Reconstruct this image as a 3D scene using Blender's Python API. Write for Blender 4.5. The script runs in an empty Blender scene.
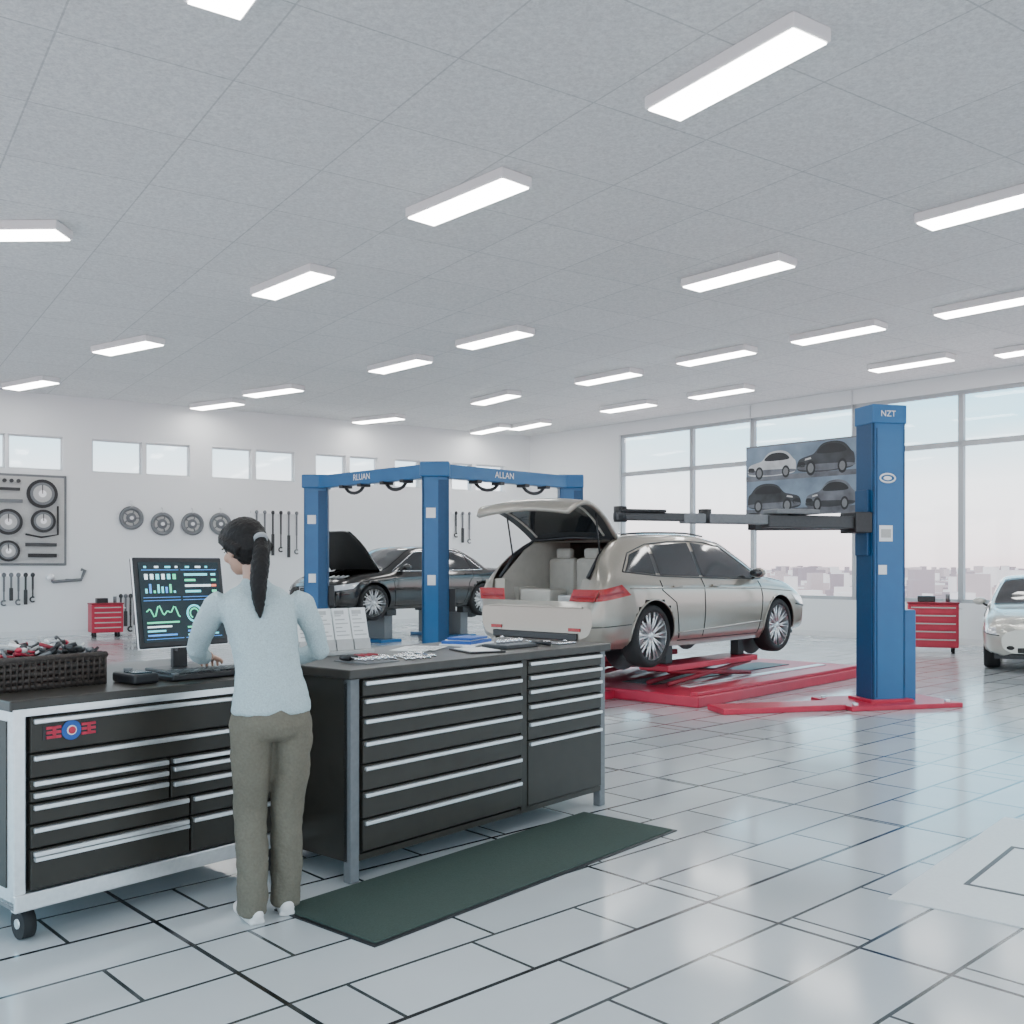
import bpy, bmesh, math, random
import numpy as np
from mathutils import Vector, Matrix
random.seed(7)
F=1000.0; CX=512.0; HZ=565.0; CH=1.5; CEIL=5.1
V=Vector
# ---------------------------------------------------------------- materials
def pm(name,col,rough=.5,metal=0.0,emit=None,es=0.0,bump=0.0,bscale=40,var=0.0,coat=0.0,spec=.5):
    m=bpy.data.materials.new(name); m.use_nodes=True
    nt=m.node_tree; b=nt.nodes['Principled BSDF']
    b.inputs['Base Color'].default_value=(*col,1); b.inputs['Roughness'].default_value=rough
    b.inputs['Metallic'].default_value=metal
    b.inputs['Specular IOR Level'].default_value=spec
    if coat: b.inputs['Coat Weight'].default_value=coat; b.inputs['Coat Roughness'].default_value=.05
    if emit: b.inputs['Emission Color'].default_value=(*emit,1); b.inputs['Emission Strength'].default_value=es
    if bump or var:
        tc=nt.nodes.new('ShaderNodeTexCoord'); n=nt.nodes.new('ShaderNodeTexNoise')
        n.inputs['Scale'].default_value=bscale; n.inputs['Detail'].default_value=4
        nt.links.new(tc.outputs['Object'],n.inputs['Vector'])
        if bump:
            bp=nt.nodes.new('ShaderNodeBump'); bp.inputs['Strength'].default_value=bump; bp.inputs['Distance'].default_value=.01
            nt.links.new(n.outputs['Fac'],bp.inputs['Height']); nt.links.new(bp.outputs['Normal'],b.inputs['Normal'])
        if var:
            r=nt.nodes.new('ShaderNodeValToRGB')
            r.color_ramp.elements[0].position=.3; r.color_ramp.elements[1].position=.7
            r.color_ramp.elements[0].color=(*[max(0,c*(1-var)) for c in col],1)
            r.color_ramp.elements[1].color=(*[min(1,c*(1+var)) for c in col],1)
            nt.links.new(n.outputs['Fac'],r.inputs['Fac']); nt.links.new(r.outputs['Color'],b.inputs['Base Color'])
    return m
M={}
M['wall']=pm('wall_paint',(.82,.84,.85),.7,bump=.05,bscale=60,var=.02)
M['trimw']=pm('trim_white',(.75,.77,.78),.5,var=.02)
M['frame']=pm('window_frame_grey',(.42,.45,.47),.4,var=.03)
M['fixture']=pm('fixture_white',(.85,.85,.85),.5,var=.01)
M['lens']=pm('lamp_lens',(1,1,1),.4,emit=(1,.99,.96),es=19)
M['black']=pm('black_plastic',(.014,.014,.016),.4,var=.2)
M['rubber']=pm('tire_rubber',(.015,.015,.016),.75,bump=.2,bscale=80)
M['alloy']=pm('alloy_metal',(.68,.68,.69),.3,.85,var=.05)
M['steel']=pm('brushed_steel',(.80,.81,.82),.3,.8,var=.05)
M['chrome']=pm('chrome',(.8,.8,.82),.12,1.0,var=.03)
M['cab']=pm('cabinet_charcoal',(.030,.026,.020),.42,.2,var=.15,bscale=6)
M['cabdark']=pm('cabinet_gap',(.009,.009,.008),.6,var=.1)
M['top']=pm('worktop_dark',(.034,.030,.025),.35,var=.2,bscale=12)
M['mat']=pm('rubber_mat_green',(.036,.060,.049),.85,bump=.3,bscale=120,var=.12)
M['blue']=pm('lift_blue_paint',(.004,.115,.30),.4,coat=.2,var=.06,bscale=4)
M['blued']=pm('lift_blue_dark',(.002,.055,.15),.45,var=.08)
M['red']=pm('red_paint',(.52,.020,.055),.42,coat=.1,var=.08,bscale=5)
M['redd']=pm('red_dark',(.27,.012,.028),.5,var=.1)
M['white']=pm('white_print',(.85,.86,.87),.5,var=.01)
M['grey']=pm('mid_grey',(.16,.17,.18),.5,var=.08)
M['dgrey']=pm('dark_grey_metal',(.05,.052,.055),.45,.3,var=.1)
M['lgrey']=pm('light_grey',(.48,.48,.47),.6,var=.05)
M['silver']=pm('car_paint_champagne',(.32,.288,.243),.3,.6,coat=1.0,var=.02)
M['silver2']=pm('car_paint_silver',(.50,.49,.44),.28,.4,coat=1.0,var=.02)
M['darkpaint']=pm('car_paint_dark',(.024,.021,.019),.2,.4,coat=1.0,var=.05)
M['glass']=pm('car_glass_dark',(.020,.023,.026),.06,0,coat=.3,spec=.7,var=.1)
M['tail']=pm('tail_light_red',(.34,.003,.007),.25,coat=.4,var=.1)
M['hlamp']=pm('head_light',(.75,.77,.8),.12,.3,coat=1,var=.05)
M['interior']=pm('car_interior_beige',(.50,.47,.42),.8,bump=.1,var=.05,bscale=10)
M['skin']=pm('skin',(.54,.32,.235),.5,var=.04,bscale=30)
M['hair']=pm('hair_black',(.010,.008,.0075),.55,bump=.5,bscale=90,var=.3,spec=.25)
M['shirt']=pm('knit_shirt_pale',(.46,.56,.58),.9,bump=.6,bscale=150,var=.13)
M['trous']=pm('trousers_khaki',(.155,.138,.104),.9,bump=.3,bscale=90,var=.10)
M['shoe']=pm('shoe_white',(.78,.75,.73),.6,var=.03)
M['eye']=pm('eye_dark',(.03,.02,.02),.2,var=.1)
M['lip']=pm('lips',(.5,.2,.18),.5,var=.05)
M['tie']=pm('hair_tie_grey',(.35,.36,.38),.6,var=.05)
M['scr']=pm('screen_dark',(.004,.012,.018),.25,emit=(.004,.03,.04),es=.35,var=.2)
M['cyan']=pm('screen_cyan',(.1,.6,.6),.5,emit=(.20,.85,.98),es=1.2,var=.02)
M['swhite']=pm('screen_white',(.7,.8,.8),.5,emit=(.8,.95,1.0),es=1.3,var=.02)
M['green']=pm('screen_green',(.1,.6,.3),.5,emit=(.10,.85,.5),es=1.1,var=.02)
M['amber']=pm('screen_red',(.8,.2,.1),.5,emit=(.95,.22,.15),es=1.1,var=.02)
M['sblue']=pm('screen_blue',(.1,.3,.8),.5,emit=(.08,.35,.85),es=1.0,var=.02)
M['poster']=pm('poster_blue_grey',(.16,.22,.29),.5,var=.35,bscale=1.6)
M['pcar1']=pm('poster_print_silver',(.46,.48,.50),.5,var=.25,bscale=3)
M['pcar2']=pm('poster_print_dark',(.03,.034,.04),.5,var=.5,bscale=3)
M['pcar3']=pm('poster_print_grey',(.11,.12,.14),.5,var=.5,bscale=3)
M['pglass']=pm('poster_print_glass',(.012,.015,.018),.5,var=.3,bscale=3)
M['basket']=pm('basket_brown',(.038,.028,.023),.7,bump=.6,bscale=60,var=.3)
M['paper']=pm('paper',(.80,.81,.80),.7,var=.02)
M['plate']=pm('floor_plate_white',(.68,.69,.69),.3,var=.03)
M['pblue']=pm('blue_print',(.02,.10,.40),.5,var=.05)
M['city']=pm('city_concrete_hazed',(.34,.25,.24),.9,var=.4,bscale=.01,emit=(.80,.66,.70),es=.75)  # city materials: pinkish emission paints distance haze over the buildings
M['city2']=pm('city_white_hazed',(.52,.45,.43),.9,var=.2,bscale=.01,emit=(.95,.84,.84),es=.95)
M['cityr']=pm('city_roofs_hazed',(.20,.15,.16),.9,var=.3,bscale=.01,emit=(.66,.52,.58),es=.65)
M['land']=pm('city_ground_hazed',(.26,.20,.20),.9,var=.4,bscale=.005,emit=(.78,.65,.70),es=.75)  # ground gets the same haze painted in by emission

def texmat(name,kind):
    m=bpy.data.materials.new(name); m.use_nodes=True; nt=m.node_tree; N=nt.nodes; L=nt.links
    b=N['Principled BSDF']; tc=N.new('ShaderNodeTexCoord'); mp=N.new('ShaderNodeMapping'); mp.vector_type='POINT'
    L.new(tc.outputs['Object'],mp.inputs['Vector'])
    br=N.new('ShaderNodeTexBrick'); L.new(mp.outputs['Vector'],br.inputs['Vector'])
    br.inputs['Scale'].default_value=1
    if kind=='floor':
        mp.inputs['Rotation'].default_value=(0,0,-math.radians(43))
        mp.inputs['Location'].default_value=(.13,.22,0)
        br.offset=.37; br.squash=.62; br.squash_frequency=2
        br.inputs['Brick Width'].default_value=.95; br.inputs['Row Height'].default_value=.36
        br.inputs['Mortar Size'].default_value=.0085; br.inputs['Mortar Smooth'].default_value=.1
        br.inputs['Color1'].default_value=(.62,.65,.665,1); br.inputs['Color2'].default_value=(.53,.56,.575,1)
        br.inputs['Mortar'].default_value=(.035,.045,.045,1)
        b2=N.new('ShaderNodeTexBrick'); L.new(mp.outputs['Vector'],b2.inputs['Vector'])
        b2.offset=0; b2.inputs['Scale'].default_value=1
        b2.inputs['Brick Width'].default_value=1.9; b2.inputs['Row Height'].default_value=1.44
        b2.inputs['Mortar Size'].default_value=.011; b2.inputs['Mortar Smooth'].default_value=.1
        b2.inputs['Color1'].default_value=(1,1,1,1); b2.inputs['Color2'].default_value=(1,1,1,1); b2.inputs['Mortar'].default_value=(.05,.06,.06,1)
        mx=N.new('ShaderNodeMix'); mx.data_type='RGBA'; mx.blend_type='MULTIPLY'; mx.inputs[0].default_value=1
        L.new(br.outputs['Color'],mx.inputs[6]); L.new(b2.outputs['Color'],mx.inputs[7])
        ns=N.new('ShaderNodeTexNoise'); ns.inputs['Scale'].default_value=1.3; ns.inputs['Detail'].default_value=5
        L.new(tc.outputs['Object'],ns.inputs['Vector'])
        r=N.new('ShaderNodeMapRange'); r.inputs[3].default_value=.86; r.inputs[4].default_value=1.08
        L.new(ns.outputs['Fac'],r.inputs[0])
        m2=N.new('ShaderNodeMix'); m2.data_type='RGBA'; m2.blend_type='MULTIPLY'; m2.inputs[0].default_value=1
        L.new(mx.outputs[2],m2.inputs[6]); L.new(r.outputs[0],m2.inputs[7])
        L.new(m2.outputs[2],b.inputs['Base Color'])
        r2=N.new('ShaderNodeMapRange'); r2.inputs[3].default_value=.06; r2.inputs[4].default_value=.20
        L.new(ns.outputs['Fac'],r2.inputs[0]); L.new(r2.outputs[0],b.inputs['Roughness'])
        bp=N.new('ShaderNodeBump'); bp.inputs['Strength'].default_value=.25; bp.inputs['Distance'].default_value=.004; bp.invert=True
        L.new(br.outputs['Fac'],bp.inputs['Height']); L.new(bp.outputs['Normal'],b.inputs['Normal'])
        b.inputs['Specular IOR Level'].default_value=.8
    else:
        mp.inputs['Rotation'].default_value=(0,0,-math.radians(34))
        br.offset=0
        br.inputs['Brick Width'].default_value=1.22; br.inputs['Row Height'].default_value=1.22
        br.inputs['Mortar Size'].default_value=.008; br.inputs['Mortar Smooth'].default_value=.2
        br.inputs['Color1'].default_value=(.82,.825,.82,1); br.inputs['Color2'].default_value=(.78,.785,.78,1)
        br.inputs['Mortar'].default_value=(.58,.59,.59,1)
        ns=N.new('ShaderNodeTexNoise'); ns.inputs['Scale'].default_value=26; ns.inputs['Detail'].default_value=6; ns.inputs['Roughness'].default_value=.8
        L.new(tc.outputs['Object'],ns.inputs['Vector'])
        r=N.new('ShaderNodeMapRange'); r.inputs[1].default_value=.33; r.inputs[2].default_value=.67; r.inputs[3].default_value=.76; r.inputs[4].default_value=1.12
        L.new(ns.outputs['Fac'],r.inputs[0])
        m2=N.new('ShaderNodeMix'); m2.data_type='RGBA'; m2.blend_type='MULTIPLY'; m2.inputs[0].default_value=1
        L.new(br.outputs['Color'],m2.inputs[6]); L.new(r.outputs[0],m2.inputs[7])
        L.new(m2.outputs[2],b.inputs['Base Color']); b.inputs['Roughness'].default_value=.9
        bp=N.new('ShaderNodeBump'); bp.inputs['Strength'].default_value=.5; bp.inputs['Distance'].default_value=.01
        L.new(ns.outputs['Fac'],bp.inputs['Height']); L.new(bp.outputs['Normal'],b.inputs['Normal'])
    return m
M['floor']=texmat('floor_tiles','floor'); M['ceil']=texmat('ceiling_tiles','ceil')
def winglass():
    m=bpy.data.materials.new('window_glass'); m.use_nodes=True; nt=m.node_tree; N=nt.nodes; N.clear()
    o=N.new('ShaderNodeOutputMaterial'); t=N.new('ShaderNodeBsdfTransparent'); g=N.new('ShaderNodeBsdfGlossy'); g.inputs['Roughness'].default_value=.03
    mx=N.new('ShaderNodeMixShader'); mx.inputs[0].default_value=.03
    nt.links.new(t.outputs[0],mx.inputs[1]); nt.links.new(g.outputs[0],mx.inputs[2]); nt.links.new(mx.outputs[0],o.inputs[0]); return m
M['wglass']=winglass()

# ---------------------------------------------------------------- mesh builder
class MB:
    def __init__(s): s.v=[]; s.f=[]; s.m=[]; s.sm=[]; s.mats=[]; s.T=Matrix.Identity(4)
    def mi(s,k):
        if k not in s.mats: s.mats.append(k)
        return s.mats.index(k)
    def add(s,vs,fs,mat,smooth=False,T=None):
        o=len(s.v); T=s.T@T if T is not None else s.T; i=s.mi(mat)
        s.v+= [T@V(p) for p in vs]
        for f in fs: s.f.append([a+o for a in f]); s.m.append(i); s.sm.append(smooth)
    def box(s,c,d,mat,T=None,bev=0.0):
        x,y,z=[a/2 for a in d]; cx,cy,cz=c
        if bev<=0:
            vs=[(cx+a*x,cy+b*y,cz+e*z) for a in(-1,1) for b in(-1,1) for e in(-1,1)]
            fs=[(0,1,3,2),(4,6,7,5),(0,4,5,1),(2,3,7,6),(0,2,6,4),(1,5,7,3)]
            s.add(vs,fs,mat,False,T)
        else:
            bm=bmesh.new(); bmesh.ops.create_cube(bm,size=1)
            for v in bm.verts: v.co=V((cx+v.co.x*d[0],cy+v.co.y*d[1],cz+v.co.z*d[2]))
            bmesh.ops.bevel(bm,geom=bm.edges[:],offset=bev,segments=2,affect='EDGES',profile=.5)
            bm.verts.index_update()
            s.add([v.co.copy() for v in bm.verts],[[v.index for v in f.verts] for f in bm.faces],mat,False,T); bm.free()
    def b2(s,a,b,mat,bev=0.0,T=None):
        s.box([(a[i]+b[i])/2 for i in range(3)],[abs(b[i]-a[i]) for i in range(3)],mat,T,bev)
    def tube(s,pts,rad,mat,n=12,cap=True,sq=None):
        pts=[V(p) for p in pts]; 
        if not isinstance(rad,(list,tuple)): rad=[rad]*len(pts)
        vs=[];fs=[]
        up=None
        for i,p in enumerate(pts):
            t=(pts[min(i+1,len(pts)-1)]-pts[max(i-1,0)]).normalized()
            if up is None:
                up=V((0,0,1)) if abs(t.z)<.9 else V((0,1,0))
            a=t.cross(up).normalized(); b=a.cross(t).normalized(); up=b
            ra=rad[i]; rx,ry=(ra,ra) if not isinstance(ra,(list,tuple)) else ra
            for k in range(n):
                an=2*math.pi*k/n; vs.append(p+a*math.cos(an)*rx+b*math.sin(an)*ry)
        for i in range(len(pts)-1):
            for k in range(n):
                fs.append((i*n+k,i*n+(k+1)%n,(i+1)*n+(k+1)%n,(i+1)*n+k))
        if cap: fs.append(tuple(range(n-1,-1,-1))); fs.append(tuple((len(pts)-1)*n+k for k in range(n)))
        s.add(vs,fs,mat,True)
    def cyl(s,a,b,r,mat,n=24): 
        s.tube([a,b],r,mat,n)
        for i in (-1,-2): s.sm[i]=False
    def ell(s,c,r,mat,T=None,nu=20,nv=12):
        vs=[];fs=[]
        for j in range(nv+1):
            th=math.pi*j/nv
            for i in range(nu):
                ph=2*math.pi*i/nu
                vs.append((c[0]+r[0]*math.sin(th)*math.cos(ph),c[1]+r[1]*math.sin(th)*math.sin(ph),c[2]+r[2]*math.cos(th)))
        for j in range(nv):
            for i in range(nu):
                fs.append((j*nu+i,(j+1)*nu+i,(j+1)*nu+(i+1)%nu,j*nu+(i+1)%nu))
        s.add(vs,fs,mat,True,T)
    def lathe(s,prof,mat,c=(0,0,0),n=40,smooth=True):   # about local y axis; prof=(r,y)
        vs=[];fs=[]
        for r,y in prof:
            for k in range(n):
                a=2*math.pi*k/n; vs.append((c[0]+r*math.cos(a),c[1]+y,c[2]+r*math.sin(a)))
        for i in range(len(prof)-1):
            for k in range(n): fs.append((i*n+k,(i+1)*n+k,(i+1)*n+(k+1)%n,i*n+(k+1)%n))
        s.add(vs,fs,mat,smooth)
    def grid(s,fn,nu,nv,mat,flip=False,smooth=True):
        vs=[fn(i/nu,j/nv) for i in range(nu+1) for j in range(nv+1)]
        fs=[]
        for i in range(nu):
            for j in range(nv):
                q=(i*(nv+1)+j,(i+1)*(nv+1)+j,(i+1)*(nv+1)+j+1,i*(nv+1)+j+1)
                fs.append(q[::-1] if flip else q)
        s.add(vs,fs,mat,smooth)
    def poly(s,pts,mat): s.add(pts,[tuple(range(len(pts)))],mat)
    def rings(s,R,mat,n=28,pw=2.0):   # horizontal elliptical rings: (cx,cy,z,rx,ry)
        vs=[];fs=[]
        for cx,cy,z,rx,ry in R:
            for k in range(n):
                a=2*math.pi*k/n; ca,sa=math.cos(a),math.sin(a)
                vs.append((cx+rx*math.copysign(abs(ca)**(2/pw),ca),cy+ry*math.copysign(abs(sa)**(2/pw),sa),z))
        for i in range(len(R)-1):
            for k in range(n): fs.append((i*n+k,i*n+(k+1)%n,(i+1)*n+(k+1)%n,(i+1)*n+k))
        fs.append(tuple(range(n-1,-1,-1))); fs.append(tuple((len(R)-1)*n+k for k in range(n)))
        s.add(vs,fs,mat,True)
    def obj(s,name,loc=(0,0,0),rz=0.0,parent=None,fix=False):
        me=bpy.data.meshes.new(name); me.from_pydata([tuple(p) for p in s.v],[],s.f)
        for k in s.mats: me.materials.append(M[k])
        for i,p in enumerate(me.polygons): p.material_index=s.m[i]; p.use_smooth=s.sm[i]
        me.update()
        if fix:
            bm=bmesh.new(); bm.from_mesh(me); bmesh.ops.recalc_face_normals(bm,faces=bm.faces[:]); bm.to_mesh(me); bm.free()
        o=bpy.data.objects.new(name,me); bpy.context.scene.collection.objects.link(o)
        o.location=loc; o.rotation_euler=(0,0,rz)
        if parent: o.parent=parent
        return o
def empty(name,loc=(0,0,0),rz=0.0):
    o=bpy.data.objects.new(name,None); bpy.context.scene.collection.objects.link(o); o.location=loc; o.rotation_euler=(0,0,rz); o.empty_display_size=.1
    return o
def text(name,body,size,mat,T,parent):
    c=bpy.data.curves.new(name,'FONT'); c.body=body; c.size=size; c.extrude=.001; c.align_x='CENTER'; c.align_y='CENTER'
    c.materials.append(M[mat]); o=bpy.data.objects.new(name,c); bpy.context.scene.collection.objects.link(o)
    o.parent=parent; o.matrix_local=T; return o
def px(u,v,z=0.0):   # point on a horizontal plane
    Y=(CH-z)*F/(v-HZ); return V(((u-CX)/F*Y,Y,z))

# ---------------------------------------------------------------- room
C0=V((.5,28,0)); AB=math.atan2(.559,.829); b=V((math.cos(AB),math.sin(AB),0)); r=V((b.y,-b.x,0))
AR=math.atan2(-.754,.656); r2=V((math.cos(AR),math.sin(AR),0)); n2=V((r2.y,-r2.x,0))
if n2.dot(V((0,0,0))-C0)<0: n2=-n2
LW=22; LR=34
c1=C0-b*LW; c2=c1+r*32; c3=C0+r2*LR
ctr=[C0+(b*.3-r*.3)+n2*-.3, c1-r*.3, c2, c3-n2*.3]
def slab(name,pts,z0,z1,mat):
    m=MB(); vs=[(p.x,p.y,z0) for p in pts]+[(p.x,p.y,z1) for p in pts]; n=len(pts)
    fs=[tuple(range(n-1,-1,-1)),tuple(range(n,2*n))]+[(i,(i+1)%n,(i+1)%n+n,i+n) for i in range(n)]
    m.add(vs,fs,mat); return m.obj(name,fix=True)
slab('floor',ctr,-.2,0,'floor'); slab('ceiling',ctr,CEIL,CEIL+.2,'ceil')
def wallt(u):
    k=(u-CX)/F; return (k*C0.y-C0.x)/(-b.x+k*b.y)*1.0
def bx(u): return -wallt(u)     # local x on back wall for image column
wm=MB(); zs,ze=3.5,4.22
wins=[(-45,5),(8,63),(92,142),(146,190),(212,252),(256,295),(316,346),(350,378),(395,420),(424,446),(452,472),(476,505)]
wins=[(bx(a),bx(c)) for a,c in wins]
wm.b2((-LW,0,0),(0,.25,zs),'wall'); wm.b2((-LW,0,ze),(0,.25,CEIL),'wall')
xs=[-LW]+[q for w in wins for q in w]+[0]
for i in range(0,len(xs),2): wm.b2((xs[i],0,zs),(xs[i+1],.25,ze),'wall')
wm.obj('wall_back',C0,AB)
wi=1
for a,c in wins:
    m=MB(); f=.035
    for p,q in (((a,.08,zs),(c,.14,zs+f)),((a,.08,ze-f),(c,.14,ze)),((a,.08,zs),(a+f,.14,ze)),((c-f,.08,zs),(c,.14,ze))): m.b2(p,q,'trimw')
    m.b2((a+f,.10,zs+f),(c-f,.108,ze-f),'wglass')
    m.obj('window_%d'%wi,C0,AB); wi+=1
m=MB(); m.b2((-LW,-.02,0),(-.02,0,.12),'trimw'); m.obj('baseboard_back',C0,AB)
side=-1 if (Matrix.Rotation(AR,4,'Z')@V((0,-1,0))).dot(n2)>0 else 1   # room side in local y
def rw(y): return -side*y    # outward offset
sill,trn,top=.78,3.8,4.8
wm=MB()
wm.b2((0,0,0),(LR,rw(.25),sill),'wall'); wm.b2((0,0,top),(LR,rw(.25),CEIL),'wall'); wm.b2((0,0,sill),(3.4,rw(.25),top),'wall')
wm.obj('wall_right',C0,AR)
mul=[3.4,5.67,7.4,9.9,12.1,14.6,17.2,20,23,26,29,32,LR]
for i in range(len(mul)-1):
    a,c=mul[i],mul[i+1]; m=MB(); f=.05
    for z0,z1 in ((sill,sill+.07),(trn-.05,trn+.05),(top-.07,top)): m.b2((a,rw(.05),z0),(c,rw(.15),z1),'frame')
    m.b2((a,rw(.05),sill),(a+f,rw(.15),top),'frame'); m.b2((c-f,rw(.05),sill),(c,rw(.15),top),'frame')
    m.b2((a+f,rw(.09),sill+.07),(c-f,rw(.098),trn-.05),'wglass'); m.b2((a+f,rw(.09),trn+.05),(c-f,rw(.098),top-.07),'wglass')
    m.obj('window_%d'%wi,C0,AR); wi+=1
m=MB(); m.b2((.1,-rw(.02),0),(LR,0,.12),'trimw'); m.obj('baseboard_right',C0,AR)
# ---------------------------------------------------------------- ceiling lamps
def lamp(c,ang,L=1.45,W=.38):
    m=MB(); m.box((0,0,-.05),(L,W,.1),'fixture',bev=.012); m.box((0,0,-.104),(L-.05,W-.05,.014),'lens')
    m.obj('ceiling_light_fixture',(c.x,c.y,CEIL-.001),ang)
AL=math.atan2(r.y,r.x)
ext=[(638,825,15,130),(407,525,167,231),(247,337,263,303),(97,158,333,359),(9,52,374,393),(366,433,354,375),(453,535,325,351),(683,791,254,293),
(928,1060,176,232),(191,231,399,415),(249,297,382,400),(348,398,413,428),(575,641,368,386),(677,754,346,366),(795,879,321,345),(939,1042,288,320),
(600,656,399,414),(465,526,390,406),(449,495,426,440),(506,553,418,432),(689,752,384,400),(869,952,352,374),(1003,1084,338,356),(-60,55,208,255),(195,310,-116,10)]
for i,(a,c,d,e) in enumerate(ext):
    u=(a+c)/2; v=(d+e)/2; Y=(CEIL-.06-CH)*F/(HZ-v); p=V(((u-CX)/F*Y,Y,0))
    q=p-C0; t=q.dot(r); 
    if t<1.0: p=p+r*(1.0-t)
    s_=(p-C0).dot(n2)
    if s_<.75: p=p+n2*(.75-s_)
    lamp(p,AL+(.12 if (v>150 and u>560) else (.16 if i in(1,2,5,6) else (.38 if i in (3,4,9,10,11) else 0)))+(.95 if i==23 else 0))
for p in [(4.2,5),(7.5,7.5),(10.5,9.5),(-1.8,4.0),(-5.5,6.5),(-8.5,9.5),(1.5,1.5),(5.5,.8),(-3.5,1),(-7.5,3.5),(9,3.5),(3,-2.5),(-1,-2.5),(7,-3),(-5.5,-2.5)]:
    lamp(V((p[0],p[1],0)),AL)

# ---------------------------------------------------------------- outside
m=MB(); m.b2((-1500,60,-24.2),(4000,5000,-24),'land'); m.obj('city_ground_hazed')
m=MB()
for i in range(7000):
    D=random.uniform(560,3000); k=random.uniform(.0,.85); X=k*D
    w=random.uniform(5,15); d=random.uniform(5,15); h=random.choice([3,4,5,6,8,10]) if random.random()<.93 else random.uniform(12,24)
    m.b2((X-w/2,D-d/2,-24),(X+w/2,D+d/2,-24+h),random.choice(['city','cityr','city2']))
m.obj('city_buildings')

# ---------------------------------------------------------------- workstation
R0=V((-.76,4.69,0)); AD=math.atan2(.76,.65); dd=V((math.cos(AD),math.sin(AD),0)); nb=V((-dd.y,dd.x,0))
def W(x,y,z=0): return R0+dd*x+nb*y+V((0,0,z))
def drawer(m,x0,x1,z0,z1,y=0):
    m.b2((x0,y-.018,z0),(x1,y+.01,z1),'cab',bev=.004)
    m.b2((x0+.008,y-.036,z1-.026),(x1-.008,y-.016,z1-.006),'steel',bev=.004)
m=MB(); Wd,D=2.06,.85
m.b2((.03,.02,.10),(Wd-.03,D-.02,.965),'cabdark')
m.b2((0,.02,.10),(.035,D,.965),'cab'); m.b2((Wd-.035,.02,.10),(Wd,D,.965),'cab'); m.b2((.02,D-.03,.10),(Wd-.02,D,.965),'cab')
for x in (0,Wd-.055): 
    for y in (-.005,D-.05): m.b2((x,y,0),(x+.055,y+.055,.97),'grey',bev=.006)
m.b2((.05,-.005,.10),(Wd-.05,.03,.13),'cab'); m.b2((1.235,-.012,.12),(1.285,.03,.965),'cab')
zt=.955; n=7
hs=[.085,.095,.105,.115,.125,.13,.155]; sc=(zt-.135)/sum(hs); z=zt
for h in hs: drawer(m,.065,1.23,z-h*sc+.008,z); z-=h*sc
hs=[.08,.08,.085,.10,.11]; z=zt
for h in hs: drawer(m,1.29,Wd-.06,z-h+.008,z); z-=h
drawer(m,1.29,Wd-.06,.135,z)
m.b2((-.03,-.035,.965),(Wd+.02,D+.01,1.01),'top',bev=.006)
m.obj('tool_cabinet',R0,AD)
m=MB(); XL=-1.36; y0=.41; y1=1.50
m.b2((XL+.05,y0+.02,.16),(-.04,y1-.02,.925),'cabdark')
m.b2((XL,y0,.15),(XL+.05,y1,.93),'steel',bev=.006)
m.b2((XL-.004,y0+.06,.22),(XL+.01,y1-.06,.88),'cab')
m.b2((-.055,y0,.15),(-.01,y1,.93),'cab')
m.b2((XL,y0-.012,.13),(-.01,y0+.03,.20),'steel',bev=.006); m.b2((XL,y0,.14),(-.01,y1,.17),'grey')
m.b2((XL,y0-.006,.90),(-.01,y0+.02,.93),'steel')
xm=XL+.66; a0,a1=XL+.06,-.06
drawer(m,a0,a1,.755,.895,y0); drawer(m,a0,a1,.655,.748,y0)
for z0,z1 in ((.605,.648),(.558,.60),(.47,.552)): drawer(m,a0,xm,z0,z1,y0)
for z0,z1 in ((.618,.648),(.55,.612),(.47,.545)): drawer(m,xm+.01,a1,z0,z1,y0)
drawer(m,a0,xm+.1,.375,.463,y0); drawer(m,xm+.11,a1,.375,.463,y0)
drawer(m,a0,xm+.1,.21,.368,y0);drawer(m,xm+.11,a1,.21,.368,y0)
m.b2((XL+.07,y0-.04,.325),(xm+.09,y0-.016,.34),'steel')
m.b2((XL-.03,y0-.04,.928),(-.033,y1+.02,.97),'top',bev=.006); m.b2((XL-.02,y0-.045,.915),(-.033,y0-.02,.935),'steel')
for x in (XL+.07,-.10):
    for y in (y0+.07,y1-.07):
        m.b2((x-.03,y-.03,.11),(x+.03,y+.03,.15),'grey'); m.cyl((x-.025,y,.063),(x+.025,y,.063),.062,'rubber',20); m.cyl((x-.03,y,.063),(x+.03,y,.063),.02,'steel',12)
bxx=XL+.22; 
m.b2((bxx-.115,y0-.0195,.80),(bxx+.115,y0-.017,.855),'black')
for k in (-1,1):
    cx=bxx+k*.072
    m.b2((cx-.030,y0-.024,.803),(cx+.030,y0-.019,.814),'red'); m.b2((cx-.030,y0-.024,.822),(cx+.030,y0-.019,.833),'red'); m.b2((cx-.030,y0-.024,.841),(cx+.030,y0-.019,.852),'red')
    m.b2((cx-.005,y0-.024,.803),(cx+.009,y0-.0195,.852),'red')
m.cyl((bxx,y0-.019,.828),(bxx,y0-.025,.828),.040,'pblue',24); m.cyl((bxx,y0-.024,.828),(bxx,y0-.028,.828),.020,'white',20); m.cyl((bxx,y0-.027,.828),(bxx,y0-.031,.828),.015,'red',20)
m.obj('rolling_tool_chest',R0,AD)
m=MB(); A=px(375,945); loc=A-R0
ax=loc.dot(dd); ay=loc.dot(nb)
m.b2((ax,ay,0),(ax+2.22,-.03,.012),'mat',bev=.004)
m.b2((ax-.02,ay-.02,0),(ax+2.24,-.02,.006),'black')
m.obj('floor_mat',R0,AD)
m=MB(); A2=px(915,905)
m.b2((0,-.62,0),(1.9,.12,.006),'plate',bev=.002)
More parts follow.
